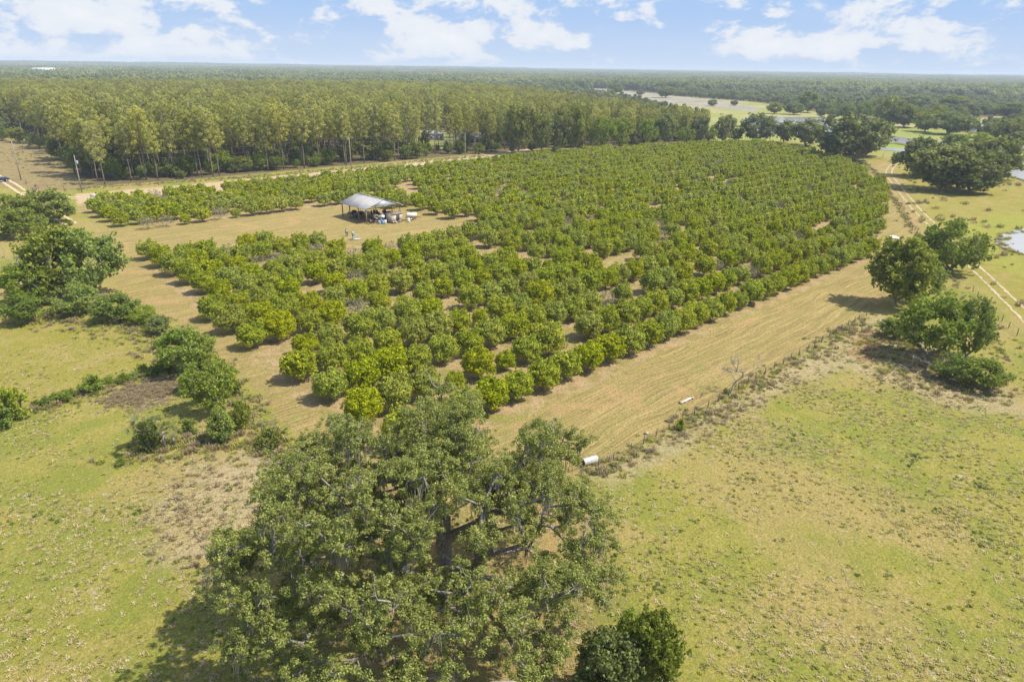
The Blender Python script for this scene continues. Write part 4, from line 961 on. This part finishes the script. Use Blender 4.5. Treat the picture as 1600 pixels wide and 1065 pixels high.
keep |= (mown_in & (u_ < .05)) | (grove_in & ~mown_in & (u_ < .10)) | (gl & (u_ < .12)); keep &= (u_ < np.interp(rP, [20, 60, 105], [1, .8, .35]))
P = P[keep]; nA = nA[keep]; sc_in = (sc_in | dl_in)[keep]; mi = mown_in[keep] | grove_in[keep]
w = G.uniform(size=len(P)); nW = fnoise(P[:, 0] + 31, P[:, 1], 7.) + fnoise(P[:, 0], P[:, 1] + 9, 2.2)
nB = fnoise(P[:, 0], P[:, 1], 34.) + .5 * fnoise(P[:, 0] + 9, P[:, 1], 12.)
var = np.where(w < .42 + .45 * nB, G.integers(0, 2, len(P)), G.integers(2, 4, len(P))); var = np.where((nW > .42) & (w < .4), 4 + (w < .08), var); var = np.where((w > .985), 4, var)
var = np.where(sc_in & (w > .8), 6, var); var = np.where(mi, np.where(w < .8, 3, 1), var)
sz = G.uniform(.35, 1.05, len(P)) ** 1.2; sz = np.where(mi, sz * .7, sz); print('tufts', len(P))
scatter('grass_tufts', np.c_[P, gz_at(P[:, 0], P[:, 1]) - .01], G.uniform(0, 6.28, len(P)), sz, var, tufts, 'uneven pasture grass with straw tufts and low weeds', 'grass')
# weeds along fences, taller brush
brush = [tuft_mesh(11, 40, .7, .5, M_dry, .03), weed_mesh(12, M_dry, .5, 160), weed_mesh(13, M_weed, .45, 160), tuft_mesh(14, 40, .55, .5, M_grass, .03)]
def along(pts, n, wd):
    a = np.array([at(*p) for p in pts]); L = np.r_[0, np.cumsum(np.linalg.norm(np.diff(a, axis=0), axis=1))]; t = G.uniform(0, L[-1], n)
    return np.stack([np.interp(t, L, a[:, 0]), np.interp(t, L, a[:, 1])], 1) + G.normal(0, wd, (n, 2))
FENCE = [(908, 742), (985, 704), (1040, 672), (1110, 634), (1180, 592), (1250, 553), (1310, 518), (1358, 490)]
LANEF = [(455, 720), (402, 668), (370, 610), (340, 570), (240, 508)]
FARF = [(1352, 256), (1372, 275), (1392, 305), (1420, 350), (1450, 385), (1480, 425)]
BP = np.concatenate([along([(a, b_ + 8) for a, b_ in FENCE], 330, .9), along(LANEF, 260, 1.0), along(FARF, 420, .7), along([(1385, 520), (1420, 580), (1560, 610)], 420, 2.2), along([(0, 480), (90, 500), (230, 515), (260, 560)], 420, 2.2),
                     along([(30, 645), (148, 610), (255, 575)], 240, 1.0), along([(1440, 420), (1500, 470), (1560, 560)], 160, 2.0), along([(215, 712), (300, 690), (420, 700)], 260, 1.6), along([(0, 235), (100, 262)], 200, 6), along([(110, 296), (400, 276), (600, 258), (760, 243)], 700, 1.8)])
scatter('fence_weeds', np.c_[BP, gz_at(BP[:, 0], BP[:, 1]) - .02], G.uniform(0, 6.28, len(BP)), G.uniform(.35, 1.0, len(BP)), G.choice(4, len(BP), p=[.36, .10, .24, .30]), brush, 'dry brown weeds and brush growing along fences and hedges', 'weeds')
WP = np.concatenate([np.stack([G.uniform(60, 260, 3000), G.uniform(80, 330, 3000)], 1)]); WP = WP[(inside(WP, POLY['greenr'])) & (fnoise(WP[:, 0], WP[:, 1], 25.) > .05)]
scatter('pasture_weeds', np.c_[WP, gz_at(WP[:, 0], WP[:, 1]) - .03], G.uniform(0, 6.28, len(WP)), G.uniform(.6, 2.2, len(WP)), G.choice(4, len(WP), p=[.35, .3, .2, .15]), brush, 'scattered brown and green weed clumps in the far right pasture', 'weeds')
SH = np.concatenate([along([(1561, 378), (1574, 390), (1600, 398), (1660, 407)], 60, .5), along([(1561, 378), (1574, 366), (1610, 359)], 50, .6), along([(1562, 255), (1575, 275), (1605, 284)], 120, .7), along([(1350, 222), (1400, 225), (1450, 232), (1510, 236)], 300, .8)])
scatter('shore_reeds', np.c_[SH, gz_at(SH[:, 0], SH[:, 1]) - .03], G.uniform(0, 6.28, len(SH)), G.uniform(.5, 1.2, len(SH)), G.choice(4, len(SH), p=[.2, .1, .2, .5]), brush, 'low reeds and weeds along the pond shores', 'reeds')
# leaf litter heap
LP = along([(188, 625), (250, 600), (268, 606)], 900, 1.2)
scatter('brush_litter', np.c_[LP, gz_at(LP[:, 0], LP[:, 1])], G.uniform(0, 6.28, len(LP)), G.uniform(.25, .6, len(LP)), G.choice(2, len(LP)), brush[:2], 'patch of dead brown brush and litter in left pasture', 'brush')

# ------------------------------------------------------------------ fences
def fence(name, line, spacing, label, ph=1.15, seed=1, wires=3):
    rr = random.Random(seed); a = np.array([at(*p) for p in line]); L = np.r_[0, np.cumsum(np.linalg.norm(np.diff(a, axis=0), axis=1))]
    n = int(L[-1] / spacing) + 1; o = empty(name, (*a[0], 0)); tag(o, label, 'fence'); tops = []
    for i in range(n):
        t = i * spacing + rr.uniform(-.3, .3); x = np.interp(t, L, a[:, 0]); y = np.interp(t, L, a[:, 1]); z = float(gz_at(x, y)); h = ph * rr.uniform(.85, 1.12); lean = (rr.uniform(-.1, .1), rr.uniform(-.1, .1))
        MB().tube([(0, 0, -.2), (lean[0] * .6, lean[1] * .6, h * .5), (lean[0], lean[1], h)], [.06, .055, .05], 7).build('post', M_post, o, loc=(x - a[0][0], y - a[0][1], z)); tops.append((x - a[0][0] + lean[0], y - a[0][1] + lean[1], z + h))
    m = MB(); tp = np.array(tops)
    for w_ in range(wires): q = tp - np.array((0, 0, .12 + .3 * w_)); m.tube(q, .012, 4, False)
    m.build('wire', M_wire, o)
fence('wire_fence', FENCE, 2.3, 'wire fence on grey posts between the mown strip and pasture', ph=1.0)
fence('wire_fence', FARF, 3.2, 'far wire fence running beside the sandy two rut track', seed=2)
fence('wire_fence', [(1520, 455), (1545, 482), (1582, 518), (1640, 570)], 3.2, 'short run of grey posts right of the track side trees', seed=3)
fence('wire_fence', LANEF, 3.4, 'overgrown wire fence along the dirt lane at left', seed=4)
fence('wire_fence', [(45, 310), (62, 292), (110, 296), (250, 286), (420, 273)], 6.0, 'thin wire fence between the dirt road and the pines', seed=5, ph=1.3)

# ------------------------------------------------------------------ pole barn
BX, BY, YAW, BL, BW, HE, HR = -35.27, 168.5, -.8085, 11.9, 10.64, 3.5, 5.3
barn = empty('pole_barn', (BX, BY, -.05), YAW); tag(barn, 'open pole barn with pale metal gable roof and wooden posts', 'barn')
# roof panels, with thickness
for s in (-1, 1):
    m = MB(); y0, y1 = 0, s * BW / 2; t = .06; X0, X1 = -BL / 2, BL / 2; zr, ze = HR + .004 * (s + 1), HE
    v = [(X0, y0, zr), (X1, y0, zr), (X1, y1, ze), (X0, y1, ze), (X0, y0, zr - t), (X1, y0, zr - t), (X1, y1, ze - t), (X0, y1, ze - t)]
    m.add(v, [(0, 1, 2, 3), (7, 6, 5, 4), (0, 4, 5, 1), (1, 5, 6, 2), (2, 6, 7, 3), (3, 7, 4, 0)])
    for x in np.arange(X0 + .3, X1, .6):
        m.add([(x, y0, zr + .035), (x + .05, y0, zr + .035), (x + .05, y1, ze + .035), (x, y1, ze + .035), (x, y0, zr - .01), (x + .05, y0, zr - .01), (x + .05, y1, ze - .01), (x, y1, ze - .01)], [(0, 1, 2, 3), (0, 4, 5, 1), (1, 5, 6, 2), (2, 6, 7, 3), (3, 7, 4, 0)])
    m.build('roof_panel', M_roof, barn)
MB().box((0, 0, HR + .05), (BL + .1, .35, .05)).build('ridge_cap', M_roof, barn)
for x in (BL / 2 - .12, -BL / 2 + .12):
    m = MB(); v = []
    for xx in (x - .03, x + .03): v += [(xx, -BW / 2 * .72, HE + .36), (xx, BW / 2 * .72, HE + .36), (xx, 0, HR - .09)]
    m.add(v, [(0, 1, 4, 3), (1, 2, 5, 4), (2, 0, 3, 5)], [(0, 2, 1), (3, 4, 5)]); m.build('gable_panel', M_gable, barn)
px4 = [-BL / 2 + .5, -BL / 6, BL / 6, BL / 2 - .5]
for x in px4:
    for y in (-BW / 2 + .5, BW / 2 - .5): MB().box((x, y, (HE + .1) / 2), (.2, .2, HE + .1)).build('post', M_wood, barn)
    m = MB(); 
    for s in (-1, 1):
        m.tube([(x, s * (BW / 2 - .5), HE + .05), (x, 0, HR - .14)], .07, 4)
    m.tube([(x, -BW / 2 + .5, HE - .02), (x, BW / 2 - .5, HE - .02)], .08, 4); m.tube([(x, 0, HE), (x, 0, HR - .2)], .06, 4)
    m.build('truss', M_wood, barn)
for y in (-BW / 2 + .5, BW / 2 - .5): MB().box((0, y + .14 * (1 if y > 0 else -1), HE - .02), (BL - .4, .06, .26)).build('eave_beam', M_wood, barn)
MB().box((BL / 2 - .5, BW / 2 - .9, 1.2), (.16, .16, 2.4)).build('gate_post', M_wood, barn)
c_, s_ = math.cos(YAW), math.sin(YAW)
def bl(x, y, z=0): return (BX + x * c_ - y * s_, BY + x * s_ + y * c_, z)

def wheel(parent, c, r, w, name='wheel'):
    a = np.array(c, float); m = MB().tube([a + (0, -w / 2, 0), a + (0, -w / 2 + .03, 0), a + (0, w / 2 - .03, 0), a + (0, w / 2, 0)], [r * .9, r, r, r * .9], 18); o = m.build(name, M_rubber, parent)
    MB().tube([a + (0, -w / 2 - .02, 0), a + (0, w / 2 + .02, 0)], r * .5, 12).build('rim', M_cream, o)
def tractor(loc, rz, paint, label, s=1.0):
    t = empty('tractor', loc, rz, (s, s, s)); tag(t, label, 'tractor')
    MB().box((.75, 0, 1.0), (1.5, .62, .6), taper=.9).box((1.48, 0, .95), (.1, .56, .55)).build('hood', paint, t)
    MB().box((.3, 0, .62), (2.6, .34, .34)).box((-.75, 0, .75), (.5, 1.3, .2)).build('chassis', M_dark_steel, t)
    for sy in (-.72, .72): wheel(t, (-.75, sy, .72), .72, .36); wheel(t, (1.15, sy * .9, .38), .38, .22)
    for sy in (-.72, .72): MB().tube([(-1.45, sy, 1.1), (-1.15, sy, 1.5), (-.6, sy, 1.55), (-.2, sy, 1.25)], .06, 4).box((-.72, sy, 1.5), (.9, .4, .05)).build('fender', paint, t)
    MB().box((-.7, 0, 1.15), (.5, .5, .12)).box((-.95, 0, 1.4), (.1, .5, .45)).build('seat', M_rubber, t)
    MB().tube([(-.05, 0, 1.2), (-.3, 0, 1.55)], .03, 5).tube([(-.3 + .2 * math.cos(a) * .4, .2 * math.sin(a), 1.55 + .15 * math.cos(a)) for a in np.linspace(0, 6.28, 13)], .02, 4).build('steering_wheel', M_dark_steel, t)
    MB().tube([(.9, .1, 1.2), (.9, .1, 1.85)], .04, 6).build('exhaust_pipe', M_rust, t)
tractor(bl(-1.2, 1.6), YAW + 2.6, M_red, 'red tractor parked deep under the barn roof')
tractor(bl(3.0, .2), YAW + .3, M_green_paint, 'dull green tractor under the front of the barn', 1.05)
tractor(bl(-3.6, -1.8), YAW + 1.2, M_rust, 'rusty old tractor at the shaded back of barn', .95)
def tank_trailer(loc, rz, label):
    t = empty('tank_trailer', loc, rz); tag(t, label, 'trailer')
    r = .55; L = 2.6; MB().tube([(-L / 2, 0, 1.25), (-L / 2 + .12, 0, 1.25), (L / 2 - .12, 0, 1.25), (L / 2, 0, 1.25)], [.3, r, r, .3], 18).build('tank', M_cream, t, True)
    MB().tube([(0, 0, 1.75), (0, 0, 1.92)], .18, 10).build('lid', M_dark_steel, t)
    MB().box((0, .42, .66), (3.0, .1, .12)).box((0, -.42, .66), (3.0, .1, .12)).box((.8, 0, .66), (.1, .9, .1)).box((-.8, 0, .66), (.1, .9, .1)).tube([(1.5, .42, .66), (2.5, 0, .5)], .05, 4).tube([(1.5, -.42, .66), (2.5, 0, .5)], .05, 4).build('frame', M_rust, t)
    for sy in (-.65, .65): wheel(t, (-.2, sy, .38), .38, .22)
tank_trailer(bl(8.6, 5.9), YAW + 1.2, 'cream spray tank on small trailer right of the barn')
def drum(loc, mat, label, r=.29, h=.88, lie=None, group=None):
    o = MB().tube([(0, 0, 0), (0, 0, .03), (0, 0, h * .33), (0, 0, h * .34), (0, 0, h * .36), (0, 0, h * .66), (0, 0, h * .68), (0, 0, h * .7), (0, 0, h - .03), (0, 0, h)], [r * .95, r, r, r * 1.05, r, r, r * 1.05, r, r, r * .95], 16).build('drum', mat, None, True, loc)
    MB().tube([(.12, 0, h - .01), (.12, 0, h + .03)], .04, 8).build('bung', M_dark_steel, o)
    if lie is not None: o.rotation_euler = (math.pi / 2, 0, lie); o.location.z += r
    tag(o, label, 'drum', group); return o
drum(bl(7.6, -2.7), M_paleblue, 'pale blue drum left of the white drum outside barn'); drum(bl(7.9, -2.0), M_blue, 'blue drum between two pale drums outside barn'); drum(bl(8.2, -1.4), M_white, 'white drum at the front corner of block shed')
drum(bl(10.1, 4.0), M_white, 'white drum below the cream spray tank', .38, .9); drum(bl(7.2, 7.2), M_white, 'white drum behind the cream spray tank'); drum(bl(7.9, 7.6), M_paleblue, 'pale drum beside the hidden white drum behind trailer')
# block shed with dark doorway, right at the barn end
sh = empty('block_shed', bl(7.6, 1.4), YAW + .1); tag(sh, 'low stained block shed with dark doorway at the barn end', 'shed')
MB().box((0, -1.35, 1.0), (2.2, .2, 2.0)).box((0, 1.75, 1.0), (2.2, .2, 2.0)).box((-1.0, .2, 1.0), (.2, 2.9, 2.0)).box((1.0, -.7, 1.0), (.2, 1.1, 2.0)).box((1.0, 1.25, 1.0), (.2, .8, 2.0)).box((1.0, .35, 1.85), (.2, 1.0, .3)).build('wall', M_block, sh)
MB().box((1.03, .35, .85), (.06, .95, 1.7)).build('door', M_dark_steel, sh)
MB().box((0, .2, 2.06), (2.5, 3.5, .09)).box((.3, -.3, 2.14), (.9, 1.2, .08), .3).build('roof', M_wood, sh)
# junk under and beside the roof
def pile(name, loc, rz, n, dims, mats, label, cat, seed, ext=(1.4, .8, .5)):
    rr = random.Random(seed); t = empty(name, loc, rz); tag(t, label, cat)
    for i in range(n):
        d = [a * rr.uniform(.6, 1.3) for a in dims]; m = MB()
        if rr.random() < .35: m.tube([(-d[0] / 2, 0, 0), (d[0] / 2, 0, 0)], d[2] * .6, 8)
        else: m.box((0, 0, 0), d).box((0, 0, d[2] * .55), (d[0] * .9, d[1] * .8, d[2] * .12))
        o = m.build(rr.choice(('plank', 'scrap_piece')), rr.choice(mats), t); o.location = (rr.uniform(-1, 1) * ext[0], rr.uniform(-1, 1) * ext[1], .12 + ext[2] * i / n * 1.2); o.rotation_euler = (rr.uniform(-.15, .15), rr.uniform(-.2, .2), rr.uniform(-.6, .6))
pile('lumber_pile', bl(5.6, -3.0), YAW, 16, (2.4, .25, .12), [M_wood, M_block, M_post], 'grey lumber and pipe stacked at the barn front corner', 'lumber pile', 3, (.8, 1.3, 1.5))
pile('scrap_heap', bl(6.4, -1.0), YAW + .4, 14, (1.0, .6, .3), [M_dark_steel, M_rust, M_tarp, M_white], 'scrap metal heaped before the block shed', 'scrap heap', 5, (.7, .8, 1.4))
pile('scrap_heap', bl(-2.5, -3.4), YAW, 12, (1.1, .6, .35), [M_dark_steel, M_rust, M_wood], 'dark clutter heaped along the shaded barn side', 'scrap heap', 7, (1.8, .7, 1.0))
pile('scrap_heap', bl(2.6, 3.4), YAW, 12, (1.2, .7, .4), [M_red, M_dark_steel, M_rust], 'red and rusty implements heaped at the barn back', 'scrap heap', 9, (1.7, .7, 1.3))
pile('block_rubble', bl(8.7, .8), YAW, 12, (.5, .4, .25), [M_block, M_lime, M_rust], 'broken blocks scattered by the shed doorway', 'rubble', 11, (.7, 1.6, .25))
# parked truck with tarp-grey cab beside shed, partly under roof
def vehicle(name, loc, rz, paint, label, cat, L=4.4, Wd=1.8, pickup=False):
    t = empty(name, loc, rz); tag(t, label, cat)
    y = Wd / 2; prof = [(-L / 2, .45), (-L / 2, .95), (-L * .46, 1.02), (-L * .40, 1.05), (-L * .30, 1.52), (L * .05, 1.56), (L * .20, 1.05), (L * .44, .92), (L / 2, .78), (L / 2, .42)]
    if pickup: prof = [(-L / 2, .5), (-L / 2, 1.0), (-L * .1, 1.02), (-L * .08, 1.62), (L * .12, 1.66), (L * .22, 1.1), (L * .46, 1.0), (L / 2, .85), (L / 2, .45)]
    v = []; n = len(prof)
    for s in (-1, 1):
        for x, z in prof: v.append((x, s * y * (.82 if z > 1.2 else 1), z))
    me = bpy.data.meshes.new('body'); f = [tuple(range(n)), tuple(range(2 * n - 1, n - 1, -1))] + [(i, n + i, n + (i + 1) % n, (i + 1) % n) for i in range(n)]
    me.from_pydata(v, [], f); me.materials.append(paint); me.update(); bo = link('body', me, t); bv = bo.modifiers.new('bevel', 'BEVEL'); bv.width = .06; bv.segments = 2
    x0, x1 = (-L * .05, L * .10) if pickup else (-L * .27, L * .04)
    for s in (-1, 1): MB().box(((x0 + x1) / 2, s * y * .90, 1.27), (x1 - x0, .04, .30)).build('side_window', M_glass, t)
    MB().box((L * .135, 0, 1.3), (.05, Wd * .74, .5), ry=-.9).build('windscreen', M_glass, t)
    for s in (-1, 1):
        for x in (-L * .31, L * .31): wheel(t, (x, s * (y - .08), .34), .34, .22)
        MB().box((L / 2 + .01, s * y * .7, .74), (.05, .3, .14)).build('headlight', M_white, t); MB().box((-L / 2 - .01, s * y * .75, .85), (.05, .2, .14)).build('tail_light', M_red, t)
vehicle('suv', (*at(1, 284), 0), .95 + math.pi, M_carpaint, 'dark blue car on the dirt road cut by the left frame edge', 'car', 4.6)
vehicle('pickup_truck', bl(4.4, 2.4), YAW - .2, M_tarp, 'old grey pickup facing out from the barn front', 'truck', 4.8, 1.8, True)
# well head
wp = empty('well_pump', (*at(552, 374), 0), .3); tag(wp, 'small blue and grey well pump with a slanted pipe before the barn', 'pump')
MB().tube([(0, 0, 0), (0, 0, .25), (0, 0, .26), (0, 0, .9)], [.3, .3, .2, .2], 14).build('pump_body', M_green_paint, wp); MB().tube([(0, 0, .9), (0, 0, 1.5), (0, 0, 1.7)], [.24, .26, .16], 14).build('motor', M_tarp, wp)
MB().tube([(.15, 0, 1.1), (.9, .1, .8), (1.5, .15, .05)], .09, 8).build('outlet_pipe', M_paleblue, wp); MB().box((.5, 0, .06), (2.2, 1.0, .12)).build('concrete_base', M_block, wp)
ct = empty('control_box', (*at(541, 369), 0), .3); tag(ct, 'dark control box on a post left of well pump', 'control box')
MB().box((0, 0, .7), (.14, .14, 1.4)).box((.32, 0, .55), (.12, .12, 1.1)).build('post', M_wood, ct); MB().box((.16, -.12, 1.15), (.55, .25, .9)).build('cabinet', M_dark_steel, ct); MB().box((.16, -.26, 1.15), (.42, .03, .7)).build('door', M_tarp, ct)

# ------------------------------------------------------------------ utility poles and lines
poles = []
def pole(bx, by, ty, label, trans=False):
    p = at(bx, by); h = height_at(p, ty); t = empty('utility_pole', (*p, -.05), .35); tag(t, label, 'utility pole', 'utility poles along the dirt road')
    MB().tube([(0, 0, -.5), (0, 0, h * .5), (0, 0, h)], [.17, .145, .11], 10).build('shaft', M_pole, t)
    MB().tube([(0, 0, h), (0, 0, h + .18)], [.05, .07], 8).build('insulator', M_white, t)
    MB().tube([(0, .15, h - 1.7), (0, .15, h - 1.6)], .06, 6).build('bracket', M_dark_steel, t)
    if trans: MB().tube([(.38, 0, h - 2.3), (.38, 0, h - 2.25), (.38, 0, h - 1.45), (.38, 0, h - 1.35)], [.2, .26, .26, .12], 14).build('transformer', M_tarp, t)
    poles.append((*p, h))
pole(33, 281, 220, 'leaning utility pole in the left field beside dirt road'); pole(128, 300, 243, 'pale utility pole with transformer at the dirt road corner', True)
pole(549, 266, 214, 'utility pole before the pines behind the barn'); pole(727, 247, 208, 'utility pole near the hidden house among pines')
m = MB()
for i in range(len(poles) - 1):
    a, b_ = np.array(poles[i]), np.array(poles[i + 1]); t = np.linspace(0, 1, 14)[:, None]; L = np.linalg.norm(b_ - a)
    for dz in (.15, -1.65): q = a * (1 - t) + b_ * t; q[:, 2] += dz - 4 * t[:, 0] * (1 - t[:, 0]) * L * .012; m.tube(q, .014, 4, False)
tag(m.build('power_line', M_wire), 'thin power line strung along the dirt road poles', 'power line')
# mail box and posts at the road corner
mb = empty('mailbox', (*at(57, 297), 0), .2); tag(mb, 'dark roadside mailbox on a post at the road bend', 'mailbox')
MB().box((0, 0, .6), (.12, .12, 1.2)).build('post', M_post, mb); MB().box((0, 0, 1.28), (.3, .75, .2)).tube([(0, -.375, 1.38), (0, .375, 1.38)], .15, 10).build('box', M_dark_steel, mb)
gp = MB().tube([(0, 0, -.2), (.1, 0, 1.0), (.3, 0, 2.3)], [.14, .13, .12], 8).build('gate_post', M_pole, loc=(*at(41, 287), 0)); tag(gp, 'pale leaning gate post right of the left field pole', 'post')
ss = MB().box((0, 0, 1.1), (2.6, .05, .8)).box((-1.1, .04, .5), (.08, .08, 1.0)).box((1.1, .04, .5), (.08, .08, 1.0)).build('white_board', M_white, loc=(*at(149, 312), 0)); tag(ss, 'white board standing behind the first grove trees at left', 'board')

# ------------------------------------------------------------------ houses far off
def house(name, px, by, wpx, h, dep, label, wallm, roofm, rz=0, cat='house', gable=1.8, wins=3):
    p = at(px, by); Wd = width_at(p, wpx); z = float(gz_at(*p)); t = empty(name, (*p, z - .1), rz - math.atan2(p[0], p[1])); tag(t, label, cat)
    MB().box((0, 0, h / 2), (Wd, dep, h)).build('wall', wallm, t)
    m = MB(); o_ = .4; x = Wd / 2 + o_; y = dep / 2 + o_
    m.add([(-x, -y, h), (x, -y, h), (x, y, h), (-x, y, h), (-x * .98, 0, h + gable), (x * .98, 0, h + gable)], [(0, 1, 5, 4), (2, 3, 4, 5), (3, 2, 1, 0)], [(1, 2, 5), (3, 0, 4)]); m.build('roof', roofm, t)
    for i in range(wins): 
        xx = (i + .5) / wins * Wd - Wd / 2; f = MB().box((xx, -dep / 2 - .02, h * .55), (min(1.4, Wd / wins * .5), .05, h * .35)).build('window', M_glass, t)
house('house', 676, 218, 26, 3.0, 8, 'low house with grey roof glimpsed between the pines', M_house, M_shingle, .5)
house('house', 735, 222, 30, 3.0, 9, 'second low house with pale roof hidden right of first', M_house, M_shingle, .2)
house('metal_shed', 14, 178, 26, 3.6, 9, 'pale metal roofed shed at the left frame edge', M_whitewall, M_roof, .2, 'shed')
house('warehouse', 71, 121, 30, 19.0, 26, 'long white warehouse rising above far trees at left', M_whitewall, M_whitewall, .1, 'warehouse', 1.2, 6)
house('warehouse', -3, 110, 12, 13, 26, 'white roofed building cut by the left frame edge', M_whitewall, M_whitewall, .1, 'warehouse', 1.2, 3)

# ------------------------------------------------------------------ small things on the strip
tk = empty('metal_tank', (*at(922, 724), 0), .52, (.86, .86, .86)); tag(tk, 'weathered white cylindrical tank lying by the mown strip fence', 'tank')
MB().tube([(-1.0, 0, .42), (-.95, 0, .42), (.85, 0, .42), (1.0, 0, .42)], [.40, .42, .42, .2], 20).build('shell', M_pvc, tk, True)
MB().tube([(-1.03, 0, .42), (-.97, 0, .42)], [.44, .44], 20).build('end_ring', M_rust, tk); MB().tube([(-1.05, 0, .42), (-1.02, 0, .42)], [.34, .34], 16).build('mouth_shade_disc', M_dark_steel, tk)  # solid dark disc, its colour standing for shade inside the tank mouth
MB().box((-.5, 0, .05), (.15, .9, .1)).box((.5, 0, .05), (.15, .9, .1)).build('cradle', M_wood, tk)
def blob_sheet(name, cx, cy, wpx, hpx, z, mat, label=None, cat=None, ang=0., kind=None):
    pts = []
    for i in range(14):
        a = i / 14 * 6.283; r_ = R.uniform(.75, 1.15); x = wpx * math.cos(a) * r_; y = hpx * math.sin(a) * r_; pts.append((cx + x * math.cos(ang) - y * math.sin(ang), cy + x * math.sin(ang) + y * math.cos(ang)))
    o = sheet(name, pts, z, mat, amp=.05, sub=4)
    return o
blob_sheet('limerock_patch', 1073, 626, 10, 1.7, .12, M_lime, ang=-.45); blob_sheet('limerock_patch', 1398, 371, 9, 2.5, .12, M_lime, ang=.25)
def rock(px, py, s, label):
    rng = np.random.default_rng(int(px)); v, q = ico_blob((0, 0, 0), s, rng, 8, 6, .18, .6); o = link('rock', mesh_np('rock', v, q, M_rock)); o.location = (*at(px, py), s * .3); tag(o, label, 'rock')
rock(1010, 677, .24, 'pale rock beside the mown strip fence, nearest the white tank'); rock(1043, 657, .22, 'pale rock by fence near the small bright bush'); rock(1064, 629, .26, 'pale rock at the left end of the limerock patch'); rock(1082, 622, .22, 'pale rock at the right end of the limerock patch')

# dead snag on the fence, fallen logs
def snag(name, loc, rz, s, label, seed, cat='dead tree', lie=0.0, mat=M_twig, n=13):
    rng = np.random.default_rng(seed); t = empty(name, loc, rz, (s, s, s)); t.rotation_euler = (0, lie, rz); tag(t, label, cat)
    tg = np.c_[rng.normal(.7, 1.1, n), rng.normal(0, 1.1, n), rng.uniform(2.0, 4.4, n)]
    sk = skeleton((0, 0, -.2), tg, rng, .035, 1.9, .3, [(.1, 0, .6), (.5, 0, 1.3)], .3, .3)
    link('trunk', wood_mesh('trunk', sk, mat, 7), t); m = MB()
    for g in tg:
        for _ in range(5): m.tube([g - (0, 0, .1), g + rng.normal(size=3) * .3 + (0, 0, .1), g + rng.normal(size=3) * .55 + (0, 0, .25)], [.03, .018, .006], 4, False)
    m.build('twigs', mat, t)
snag('dead_snag', (*at(1142, 612), 0), .4, .95, 'small bare grey snag leaning over the strip fence', 3)
snag('dead_snag', (*at(84, 452), 0), .3, 1.7, 'tall dead limbs poking out of the left hedge trees', 8, lie=-.5)
snag('dead_snag', (*at(55, 440), 0), 2.0, 1.3, 'smaller bleached dead tree at the back of left hedge', 9)
snag('fallen_log', (*at(1398, 572), .3), -.65, .95, 'grey fallen log with bare branches under the leafy tree', 12, 'fallen log', 1.35)
snag('fallen_log', (*at(150, 492), .2), .3, .8, 'bleached fallen branch in front of the left hedge', 14, 'fallen branch', 1.4)
snag('fallen_log', (*at(175, 480), .2), 2.6, .9, 'broken bleached limb under the lane corner tree', 15, 'fallen branch', 1.25)
snag('dead_snag', (*at(375, 650), 0), 2.6, .45, 'low grey dead brush between cedar and lane fence', 17)
snag('dead_snag', (*at(1448, 412), 0), 2.6, .8, 'bare grey brush under the bright track side tree', 19)
# lone posts on the far meadow
o = MB().tube([(0, 0, -.2), (0, 0, 1.8)], .09, 7).build('post', M_post, loc=(*at(1379, 246), 0)); tag(o, 'single dark post at the far bend of the sandy track', 'post')

# ------------------------------------------------------------------ haze
hb = MB().box((0, 0, 30.5), (20400, 20400, 64)).build('haze', None); hb['kind'] = 'stuff'; tag(hb, 'thin bluish summer haze over the far woods', 'haze')
mh = bpy.data.materials.new('haze'); mh.use_nodes = True; mh.node_tree.nodes.clear(); kh = N(mh.node_tree)
oh = kh.n.new('ShaderNodeOutputMaterial'); vp = kh.n.new('ShaderNodeVolumePrincipled'); vp.inputs['Color'].default_value = (.80, .91, 1.0, 1); vp.inputs['Density'].default_value = .00018; vp.inputs['Anisotropy'].default_value = 0
kh.l.new(vp.outputs[0], oh.inputs['Volume']); hb.data.materials.clear(); hb.data.materials.append(mh)
